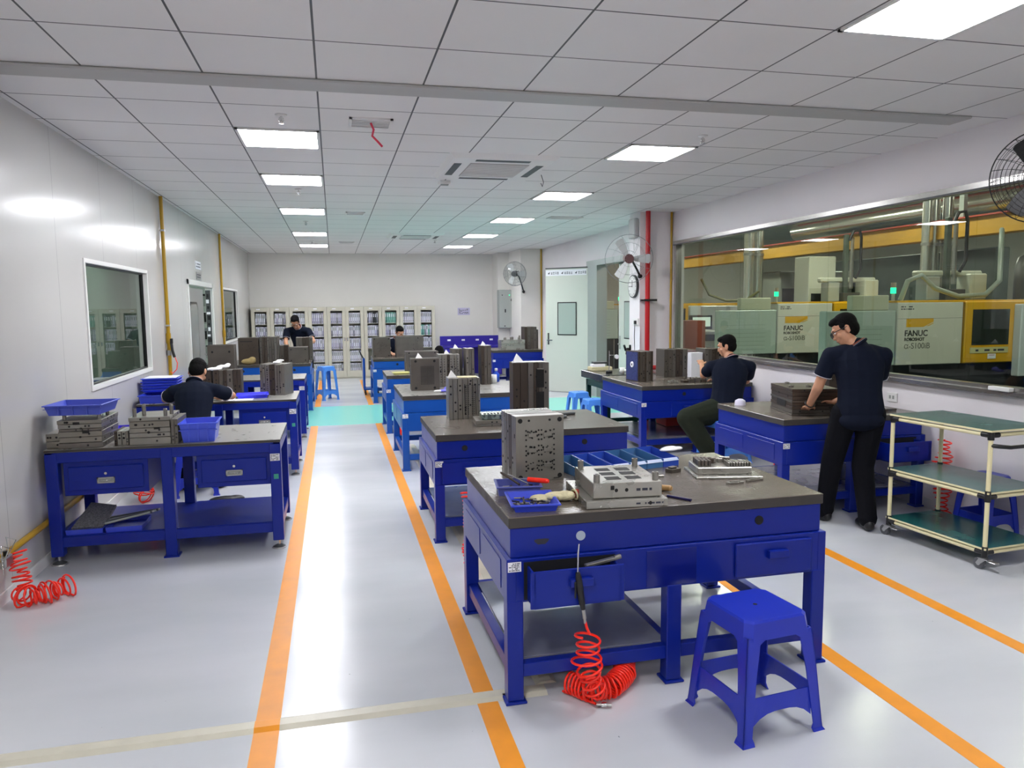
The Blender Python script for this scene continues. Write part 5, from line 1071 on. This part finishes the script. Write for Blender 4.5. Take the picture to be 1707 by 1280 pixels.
def machine(x, y, lab, logo=True, w1=.92, w0=.95):
    t = thing('moulding_machine', lab, 'machine', (x, y, 0), 0, None); D = .45
    MB().box(.05, 3.4, .1, D - .05, -.005, .95, mat('machine_base', '20262c', .5), .01).build('base', t)
    MB().box(-w0, -.01, 0, .14, .95, 1.6, TMACH, .012).box(-w0 + .04, -w0 + .1, .03, .1, -.005, .96, DGREY).box(-.3, -.1, .03, .1, -.005, .96, DGREY).build('rear_cover', t)
    b = MB()
    for k in range(7): b.box(-w0 + .12, -.2, -.0015, 0, 1.02 + k * .06, 1.024 + k * .06, mat('print_grey', '7a8a84', .6))
    b.build('notice_print', t)
    pn = MB().box(0, w1, -.01, D, .95, 1.69, WMACH, .008).box(0, w1, -.012, -.01, 1.5, 1.503, DGREY).build('side_panel', t)
    MB().box(-.01, 3.4, -.0, D, 1.69, 1.715, YMACH, .004).build('top_edge', t)
    dr = MB().box(w1 + .02, 3.3, -.03, D, .95, 1.70, YMACH, .012).build('safety_door', t)
    MB().box(w1 + .12, w1 + .66, -.034, -.03, 1.17, 1.60, mat('machine_window', '1c2622', .08, spec=.8)).box(w1 + .1, w1 + .66, -.036, -.03, 1.07, 1.14, mat('strip_ivory', 'c8c490', .5)).build('machine_window', dr)
    b = MB(M=Matrix.Translation((0, -.036, 0))); b.text_marks(w1 + .18, w1 + .6, 1.08, 1.13, 0, INK, 1, 3, .6); b.box(w1 + .36, w1 + .48, -.001, 0, 1.0, 1.06, PAPER); b.box(w1 + .38, w1 + .46, -.002, -.001, 1.04, 1.046, DRED); b.build('warning_print', dr)
    MB().box(w1 + .72, w1 + 1.15, -.14, -.03, .78, 1.66, mat('panel_white', 'c8d0d4', .4), .01).build('control_panel', t)
    if logo:
        MB().add([(.12, -.0115, 1.40), (.12, -.0115, 1.50), (.50, -.0115, 1.50), (.50, -.0115, 1.46), (.36, -.0115, 1.40)], [(0, 4, 3, 2, 1)], YMACH).build('logo_patch', pn)
        MB().add([(.40, -.0115, 1.41), (.50, -.0115, 1.45), (.50, -.0115, 1.44), (.43, -.0115, 1.41)], [(0, 3, 2, 1)], YMACH).build('logo_stripe', pn)
        text_mesh('FANUC', .098, BLACK, 'brand_lettering', pn, (.10, -.0115, 1.295), bold=.002); text_mesh('ROBOSHOT', .052, BLACK, 'model_lettering', pn, (.10, -.0115, 1.238), bold=.0015)
        text_mesh('α-S100iB', .098, mat('grey_ink', '6a6a66', .6), 'type_lettering', pn, (.10, -.0115, 1.145))
        b = MB(M=Matrix.Translation((0, -.011, 0))); b.text_marks(.04, .22, 1.60, 1.655, 0, INK, 2, 4, .9); b.build('small_print', pn)
    # hopper, signal lamp, robot above
    MB().box(-w0 + .35, -.1, .02, .12, 1.6, 1.78, mat('hopper_base', 'b0b49c', .5), .01).build('feeder', t)
    sg = MB().cyl((.1, .2, 1.715), (.1, .2, 1.80), .02, GREY).build('signal_pole', t); MB().cyl((.1, .2, 1.80), (.1, .2, 1.87), .032, GREENL).build('green_lamp', sg); MB().cyl((.1, .2, 1.87), (.1, .2, 1.93), .03, mat('amber_lens', '9a8c7c', .3)).build('amber_lamp', sg)
def robot(x, y, lab):
    t = thing('take_out_robot', lab, 'robot', (x, y, 1.715), 0, 'take out robots on the yellow machines')
    MB().box(0, 1.0, .3, .42, .30, .38, mat('robot_beige', 'b8bcae', .4), .02).build('traverse_beam', t)
    MB().box(.72, .98, .2, .45, .0, .34, mat('robot_beige', 'b8bcae'), .02).box(.1, .3, .25, .45, 0, .3, GREY, .01).build('control_box', t)
    MB().box(.38, .45, .25, .32, .1, 1.05, mat('robot_dark', '4a544c', .4), .01).build('vertical_arm', t); MB().box(.50, .54, .25, .3, .2, 1.0, SILVER, .006).build('vertical_rail', t)
    MB().tube([(.42, .22, .95), (.48, .2, 1.1), (.58, .2, 1.12), (.62, .2, 1.0), (.62, .2, .5), (.55, .22, .36)], .022, BLACK).build('cable_chain', t)
    MB().box(.3, .6, .15, .3, -.0, .14, DGREY, .01).build('gripper', t)
machine(6.46, 7.6, 'yellow and white moulding machine nearest behind the glass at the right')
machine(6.42, 10.0, 'yellow and white moulding machine behind the standing man, farther left')
robot(7.25, 7.9, 'take out robot with tall arm on the right yellow machine'); robot(7.5, 10.2, 'take out robot on the left yellow machine above the standing man')
machine(6.1, 15.6, 'yellow topped machine seen through the double doorway', logo=False)
t = thing('injection_press', 'small white machine with a lit screen left behind the glass', 'machine', (6.28, 12.6, 0))
MB().box(.0, 1.6, .0, 1.0, .05, 1.2, mat('press_white', 'c4c6c8', .4), .012).box(.75, 1.6, 0, 1.0, 1.2, 1.66, mat('press_white', 'c4c6c8'), .012).build('body', t)
MB().box(.02, .6, -.004, 0, 1.02, 1.14, DGREY).box(.02, .9, -.004, 0, .55, .88, mat('press_brown', '5c4c48', .5)).build('dark_panels', t)
MB().box(.0, .42, -.1, 0, 1.24, 1.50, DGREY, .008).build('screen_housing', t); MB().box(.03, .38, -.104, -.1, 1.29, 1.46, SCREENM).build('screen', t)
t = thing('red_brown_cabinet', 'plain red brown panel cabinet at the left end behind the glass', 'cabinet', (5.55, 11.25, 0)); MB().box(0, .36, 0, .5, 0, 1.43, mat('red_brown', '8a4c3c', .5), .006).build('body', t)
b = MB()
t = thing('feed_hose', 'thick translucent hose looping over the right yellow machine', 'hose', (0, 0, 0)); MB().tube([(6.75, 7.9, 1.72), (6.8, 7.85, 1.95), (6.95, 7.8, 2.02), (7.15, 7.8, 1.86), (7.5, 7.8, 1.76), (7.9, 7.8, 1.78), (8.1, 7.8, 1.95), (8.15, 7.85, 2.3), (8.2, 7.9, 2.55), (8.3, 8.0, 2.6)], .03, mat('hose_grey', '8c9890', .3)).build('hose', t)
t = thing('feed_hose', 'thin hose drooping between the small white machine and the duct', 'hose', (0, 0, 0)); MB().tube([(5.9, 11.4, 2.1), (6.1, 11.5, 1.85), (6.4, 11.5, 1.75), (6.7, 11.4, 1.75), (6.9, 11.3, 1.9)], .022, mat('hose_olive', '7c7c54', .4)).build('hose', t)
t = thing('material_tank', 'tall grey tank between ducts at the far right behind the glass', 'tank', (10.2, 9.3, 1.3)); MB().lathe([(0, 0), (.15, .1), (.2, .4), (.2, .9), (.16, 1.05), (.03, 1.12), (.03, 1.6)], mat('tank_grey', '6a6c6a', .35, metal=.4), 20).build('tank', t)
t = thing('overhead_pipe', 'silver overhead duct with red pipe above it, high behind the glass', 'duct', (0, 0, 0)); MB().cyl((9.4, 6, 3.15), (9.4, 14, 3.15), .17, mat('galvanised', 'd0d0ca'), n=20).build('duct', t); MB().cyl((9.3, 6, 3.45), (9.3, 14, 3.45), .07, DRED, n=14).build('red_pipe', t)
for (x, y, w_, d_, z0, z1, lab, c) in ((10.8, 10.5, .3, 5.0, 1.5, 2.6, 'dark grey green machine hood deep in the hall', '4c5854'), (11.6, 16.5, 3, 1, 1.2, 2.5, 'dark machine row at the rear of the hall', '565c5a'), (8.9, 13.8, 1.7, 1.2, 0, 2.35, 'grey dryer cabinet in the middle of the hall', '7c8078'), (9.9, 8.2, 2.2, .9, 0, 1.5, 'grey auxiliary unit behind the right yellow machine', '585e5c')):
    t = thing('hall_machine', lab, 'machine', (x, y, 0)); MB().box(0, w_, 0, d_, z0, z1, mat('hm_' + c, c, .5, noise=.2, nscale=3), .02).build('housing', t)
    if z0 > 0:
        for a in (.05, w_ - .1): MB().box(a, a + .08, .1, .18, 0, z0, DGREY).box(a, a + .08, d_ - .2, d_ - .12, 0, z0, DGREY).build('leg', t)
    MB().box(.05, w_ * .4, -.01, 0, z0 + (z1 - z0) * .5, z0 + (z1 - z0) * .85, HOLE, .004).build('panel', t)
t = thing('wall_cabinet', 'white box unit above the left yellow machine', 'cabinet', (7.55, 10.9, 0)); MB().box(0, .5, 0, .4, 1.2, 2.45, mat('unit_white', 'c4c6b8', .5), .01).box(.05, .45, .05, .35, 0, 1.2, DGREY).build('housing', t)
MB().box(.05, .3, -.01, 0, 1.72, 1.85, BLACK).build('display', t)
for k, (y, lab) in enumerate(((11.5, 'lit window in the rear wall of the hall, left one'), (14.5, 'lit window in the rear wall of the hall, right one'))):
    o = MB().box(-.03, 0, 0, 1.6, 0, .8, emis('bright_window_%d' % k, 'f0f4d8', 1.6)).build('window_%d' % (4 + k), None, (17.9, y, 1.2)); o['kind'] = 'structure'; o['label'] = lab
# ------------------------------------------------------------------ people
def frame(zdir, xdir):
    z = Vector(zdir).normalized(); x = Vector(xdir); x = (x - z * x.dot(z)).normalized(); y = z.cross(x)
    return Matrix(((x.x, y.x, z.x), (x.y, y.y, z.y), (x.z, y.z, z.z)))
def ell(b, c, rr, F, m, n=14, k=9):
    M = b.M; b.M = Matrix.Translation(Vector(c)) @ F.to_4x4(); b.ball((0, 0, 0), rr, m, n, k); b.M = M
def limb(b, a, c, ra, rc, m, n=14):
    a, c = Vector(a), Vector(c); b.cyl(a, c, ra, m, r1=rc, n=n); b.ball(a, ra, m, n, 8); b.ball(c, rc, m, n, 8)
def org(b, name, parent, vox, sm=3):
    o = b.build(name, parent); r = o.modifiers.new('join', 'REMESH'); r.mode = 'VOXEL'; r.voxel_size = vox; r.use_smooth_shade = True
    if sm: s_ = o.modifiers.new('smooth', 'SMOOTH'); s_.factor = .5; s_.iterations = sm
    return o
def hand(b, wr, d, side, m, curl=.5, s_=1):   # wr wrist, d direction of fingers, side = direction towards the thumb
    wr = Vector(wr); d = Vector(d).normalized(); sd = Vector(side); sd = (sd - d * sd.dot(d)).normalized(); nn = sd.cross(d); nn = nn if nn.z < 0 else -nn   # palm side points down
    pc = wr + d * .045 * s_; ell(b, pc, (.04 * s_, .016 * s_, .05 * s_), frame(d, sd), m)
    for i, (off, L) in enumerate(((.03, .07), (.011, .078), (-.009, .073), (-.028, .058))):
        p = wr + d * .085 * s_ + sd * off * s_; L *= s_
        q = p + (d * math.cos(curl * .5) + nn * math.sin(curl * .5)) * L * .5; q2 = q + (d * math.cos(curl * 1.5) + nn * math.sin(curl * 1.5)) * L * .5
        limb(b, p - d * .01, q, .0088 * s_, .008 * s_, m, 8); limb(b, q, q2, .008 * s_, .0066 * s_, m, 8)
    p = wr + d * .03 * s_ + sd * .032 * s_; q = p + (d * .6 + sd * .7).normalized() * .035 * s_; limb(b, p, q, .011 * s_, .009 * s_, m, 8); limb(b, q, q + (d * .9 + sd * .2 + nn * .3).normalized() * .028 * s_, .009 * s_, .0075 * s_, m, 8)
def person(label, base, pel, neck, head, face, SL, SR, EL, ER, WL, WR, HL, HR, KL, KR, AL, AR, fL, fR, trousers, vox=.007, glasses=False, collar='stripe', up=(0, 0, 1), hl=None, hr=None, build_=1.0, untuck=.1, watch=False, cuff=True, buzz=False, leg=1.0):
    t = thing('person', label, 'person', base); B = Vector(base); V = lambda p: Vector(p) - B
    pel, neck, head, SL, SR, EL, ER, WL, WR, HL, HR, KL, KR, AL, AR = map(V, (pel, neck, head, SL, SR, EL, ER, WL, WR, HL, HR, KL, KR, AL, AR))
    lat = (SR - SL).normalized(); spine = (neck - pel); f = Vector(face).normalized()
    F = frame(spine, lat); fw = F @ Vector((0, 1, 0)); k = build_
    b = MB(); S = SKIN
    def torso(b, e, m, low=0):
        PR = ((-.06, .155, .115), (.04, .160, .12), (.16, .152, .112), (.3, .148, .108), (.45, .155, .112), (.6, .168, .118), (.74, .172, .112), (.86, .155, .095), (.95, .105, .075))
        for i in range(len(PR) - 1):
            for q in range(3):
                u = q / 3; s_, w_, d_ = [PR[i][j] * (1 - u) + PR[i + 1][j] * u for j in range(3)]
                if s_ < low: continue
                ell(b, pel + spine * s_, (w_ * k + e, d_ * k + e, .06), F, m)
    torso(b, -.016, S); 
    limb(b, neck - spine * .06, head - f * .01 + Vector((0, 0, -.06)), .058, .052, S)
    for (s0_, e0, w0, dd, tside) in ((SL, EL, WL, hl, SR - SL), (SR, ER, WR, hr, SL - SR)):
        limb(b, s0_, e0, .047, .038, S); limb(b, e0, w0, .040, .025, S); hand(b, w0, dd if dd is not None else (w0 - e0), tside, S)
    for h0, k0, a0 in ((HL, KL, AL), (HR, KR, AR)): limb(b, h0, k0, .075, .05, S); limb(b, k0, a0, .05, .032, S)
    # head
    up_ = Vector(up); HF = frame(up_ - f * up_.dot(f), f.cross(up_)); ff = (HF @ Vector((0, 1, 0))); uu = HF @ Vector((0, 0, 1)); rt = HF @ Vector((1, 0, 0))
    H = lambda r_, fo, u_: head + rt * r_ + ff * fo + uu * u_
    ell(b, H(0, -.012, .03), (.074, .092, .088), HF, S); ell(b, H(0, .018, -.03), (.06, .068, .08), HF, S); ell(b, H(0, .05, -.075), (.035, .035, .03), HF, S)
    ell(b, H(0, .088, -.012), (.012, .016, .024), HF, S, 10, 6); ell(b, H(0, .098, -.028), (.015, .012, .011), HF, S, 10, 6); ell(b, H(0, .082, .03), (.05, .012, .012), HF, S, 10, 6)
    ell(b, H(0, .085, -.055), (.022, .009, .009), HF, S, 10, 6)
    for s_ in (-1, 1): ell(b, H(s_ * .077, -.008, -.008), (.009, .02, .032), HF, S, 10, 6); ell(b, H(s_ * .046, .062, -.025), (.018, .018, .02), HF, S, 10, 6)
    body = org(b, 'body', t, vox, 3)
    for s_ in (-1, 1):
        e = MB(); ell(e, H(s_ * .03, .079, .008), (.013, .009, .0075), HF, mat('eye_white', 'e8e4e0', .3), 10, 6); ell(e, H(s_ * .03, .0855, .008), (.0058, .0035, .0058), HF, BLACK, 8, 6); e.build('eye', body)
        e = MB(); ell(e, H(s_ * .032, .086, .026), (.019, .005, .0035), HF, HAIR, 8, 6); e.build('eyebrow', body)
    e = MB(); ell(e, H(0, .0905, -.056), (.02, .004, .004), HF, mat('lips', '9a5a50', .5), 10, 6); e.build('mouth', body)
    # hair
    b = MB(); g = .0 if not buzz else -.004
    ell(b, H(0, -.022, .048), (.079 + g, .093 + g, .084 + g), HF, HAIR); ell(b, H(0, -.04, .0), (.075 + g, .068 + g, .075), HF, HAIR); ell(b, H(0, .03, .088), (.06 + g, .055, .032 + g), HF, HAIR)
    for s_ in (-1, 1): ell(b, H(s_ * .066, .012, .025), (.014, .022, .03), HF, HAIR)
    org(b, 'hair', t, .006, 2)
    # shirt
    b = MB(); torso(b, .006, NAVY, 0 if untuck <= 0 else -1)
    if untuck: ell(b, pel - spine.normalized() * untuck * .6, (.165 * k, .128 * k, .085), F, NAVY)
    limb(b, neck - spine * .1, neck + spine * .0, .078, .066, NAVY)
    for s0_, e0 in ((SL, EL), (SR, ER)):
        q = s0_.lerp(e0, .64); limb(b, neck.lerp(s0_, .45) - Vector((0, 0, .02)), s0_, .07, .06, NAVY); b.cyl(s0_, q, .064, NAVY, r1=.068, n=16); b.ball(s0_, .064, NAVY)
    sh = org(b, 'polo_shirt', t, vox * 1.15, 9)
    def ring(c, ax, r_, th, m, name, flat=1, par=sh):
        Fq = frame(ax, lat); e = MB(); e.tube([Vector(c) + Fq @ Vector((r_ * math.cos(a), r_ * flat * math.sin(a), 0)) for a in [j * math.pi / 12 for j in range(24)]], th, m, n=6, closed=True); e.build(name, par)
    nd = (head - neck).normalized()
    ring(neck + nd * .012, nd, .068, .014, NAVY, 'collar'); ring(neck + nd * .026, nd, .066, .0045, mat('collar_trim', 'a85838', .7), 'collar_trim'); ring(neck + nd * .018, nd, .0775, .0028, mat('trim_white', 'b8b4bc', .7), 'collar_trim')
    if cuff:
        for s0_, e0 in ((SL, EL), (SR, ER)): ring(s0_.lerp(e0, .64), e0 - s0_, .067, .0035, mat('trim_white', 'b8b4bc'), 'cuff_trim')
    # trousers
    b = MB(); hr_ = .083 * k; ell(b, pel + spine * .02, (.16 * k, .118 * k, .09), F, trousers)
    for h0, k0, a0 in ((HL, KL, AL), (HR, KR, AR)):
        limb(b, h0, k0, .096 * k * leg, .08 * leg, trousers); lo = k0.lerp(a0, .96); limb(b, k0, lo, .08 * leg, .066 * leg, trousers); b.cyl(lo - (a0 - k0).normalized() * .03, lo, .066 * leg, trousers, r1=.07 * leg)
    org(b, 'trousers', t, vox * 1.2, 5)
    for a0, fd in ((AL, fL), (AR, fR)):
        fd = Vector(fd).normalized(); b = MB(); Fz = frame((0, 0, 1), fd.cross(Vector((0, 0, 1)))); c = Vector((a0.x, a0.y, 0)) + B * 0; zb = a0.z - .07
        c.z = zb
        ell(b, c + fd * .02 + Vector((0, 0, .04)), (.042, .075, .045), Fz, BLACK); ell(b, c + fd * .11 + Vector((0, 0, .03)), (.047, .08, .032), Fz, BLACK); ell(b, c - fd * .03 + Vector((0, 0, .05)), (.038, .04, .045), Fz, BLACK)
        o = org(b, 'shoe', t, .008, 2)
    if glasses:
        gb = MB()
        for s_ in (-1, 1):
            gb.tube([H(s_ * .033 + .026 * math.cos(a), .102, .004 + .019 * math.sin(a)) for a in [j * math.pi / 8 for j in range(16)]], .0028, BLACK, n=5, closed=True)
            gb.tube([H(s_ * .058, .1, .012), H(s_ * .078, .06, .012), H(s_ * .083, -.012, .01)], .003, BLACK, n=5)
        gb.tube([H(-.008, .104, .006), H(.008, .104, .006)], .003, BLACK, n=5); gb.build('glasses', t)
    if watch:
        ax = (WL - EL).normalized(); ring(WL - ax * .035, ax, .034, .005, BLACK, 'wristband', 1, t)
    return t
# standing man at the right bench
person('man standing with his back to us, navy polo and glasses, at the right bench', (3.8, 4.9, 0), (3.84, 4.86, .90), (3.86, 4.93, 1.37), (3.79, 5.0, 1.49), (-.86, .42, -.52),
       (3.68, 5.01, 1.30), (4.02, 4.85, 1.30), (3.63, 5.08, 1.05), (4.10, 5.02, 1.04), (3.67, 5.25, .875), (3.93, 5.28, .90), (3.76, 4.93, .86), (3.93, 4.84, .86), (3.73, 5.02, .46), (3.88, 4.86, .46), (3.69, 5.04, .07), (3.84, 4.73, .07),
       (-.1, 1, 0), (.3, .9, 0), BLACKC, vox=.006, glasses=True, watch=True, hl=(.35, .9, -.25), hr=(-.5, .85, -.2), up=(-.1, .3, 1), untuck=.14, build_=1.04)
# seated man, rear right bench
person('man seated on a light blue stool, navy polo, dark olive trousers, back to us', (4.06, 7.3, 0), (4.08, 7.28, .60), (4.18, 7.36, 1.10), (4.16, 7.43, 1.235), (-.75, .62, -.25),
       (4.00, 7.46, 1.02), (4.36, 7.28, 1.02), (4.02, 7.68, .90), (4.46, 7.52, .84), (4.12, 7.92, 1.0), (4.28, 7.78, .84), (4.0, 7.32, .55), (4.16, 7.22, .55), (3.60, 7.22, .50), (4.42, 7.55, .50), (3.82, 7.12, .14), (4.55, 7.28, .10),
       (-.7, .5, 0), (.5, .8, 0), OLIVE, vox=.007, hl=(.2, .8, .4), hr=(-.6, .7, 0), untuck=.03, cuff=False, build_=1.1, leg=1.4)
# writing man at the left
person('man seated at the left benches writing, navy polo, head bent down', (-1.28, 7.35, 0), (-1.30, 7.36, .56), (-1.30, 7.56, 1.0), (-1.285, 7.68, 1.10), (.15, .8, -.75),
       (-1.48, 7.56, .93), (-1.11, 7.55, .93), (-1.60, 7.76, .84), (-1.00, 7.78, .85), (-1.46, 7.96, .815), (-1.16, 7.95, .815), (-1.38, 7.36, .54), (-1.20, 7.36, .54), (-1.42, 7.74, .50), (-1.16, 7.74, .50), (-1.42, 7.5, .07), (-1.10, 7.5, .07),
       (-.1, 1, 0), (.2, 1, 0), BLACKC, vox=.007, hl=(.6, .6, 0), hr=(-.6, .6, 0), untuck=.03)
# man bending at the far left bench, facing us
person('man in navy polo facing us and bending over the far left bench', (-.62, 14.9, 0), (-.60, 14.92, .90), (-.66, 14.66, 1.34), (-.70, 14.55, 1.44), (-.15, -.75, -.65),
       (-.47, 14.66, 1.27), (-.86, 14.66, 1.27), (-.38, 14.5, 1.08), (-.88, 14.5, 1.06), (-.50, 14.33, 1.02), (-.80, 14.28, .93), (-.5, 14.95, .86), (-.7, 14.95, .86), (-.48, 14.95, .46), (-.72, 14.95, .46), (-.48, 15.0, .07), (-.72, 15.0, .07),
       (0, -1, 0), (0, -1, 0), BLACKC, vox=.009, hl=(-.3, -.8, -.3), hr=(.2, -.8, -.3), untuck=.06, glasses=True)
# man sitting behind the moulds of the farthest middle bench
person('man in dark clothes sitting behind moulds at the farthest middle bench', (1.2, 15.0, 0), (1.18, 15.02, .58), (1.19, 14.93, 1.07), (1.25, 14.86, 1.20), (.25, -.85, -.5),
       (1.38, 14.93, 1.0), (1.0, 14.94, 1.0), (1.46, 14.72, .9), (1.0, 14.72, .84), (1.3, 14.5, .86), (1.06, 14.46, .82), (1.28, 15.0, .55), (1.08, 15.0, .55), (1.3, 14.62, .52), (1.06, 14.62, .52), (1.3, 14.68, .07), (1.06, 14.68, .07),
       (0, -1, 0), (0, -1, 0), BLACKC, vox=.009, hl=(-.5, -.6, 0), hr=(.1, -.8, 0), untuck=.02)
stool('blue stool under the man behind the farthest middle bench', 1.18, 15.08, 0, H=.46, m=STOOLB, S=.28)
# person bent low between the benches
person('person in black bent low behind the slim mould plates', (1.62, 12.3, 0), (1.72, 12.35, .62), (1.62, 12.02, .95), (1.62, 11.9, .95), (-.1, -.6, -.8),
       (1.82, 12.02, .90), (1.45, 12.02, .90), (1.9, 11.85, .72), (1.40, 11.85, .72), (1.8, 11.7, .55), (1.5, 11.7, .55), (1.8, 12.35, .58), (1.62, 12.35, .58), (1.85, 12.05, .45), (1.55, 12.05, .45), (1.8, 12.25, .07), (1.6, 12.25, .07),
       (0, -1, 0), (0, -1, 0), BLACKC, vox=.01, untuck=.02)
stool('blue stool under the person bent low behind the slim mould plates', 1.71, 12.45, 0, H=.42, m=STOOLB, S=.26)
# black shoes-like pouch seen on the floor beneath the writing mans bench
t = thing('black_pouch', 'black pouch on the floor beneath the nearest left bench, right side', 'pouch', (-.98, 6.9, 0)); blob([((0, 0, .03), (.14, .05, .03)), ((.08, .01, .03), (.08, .05, .03))], BLACK, 'pouch', t, .01)
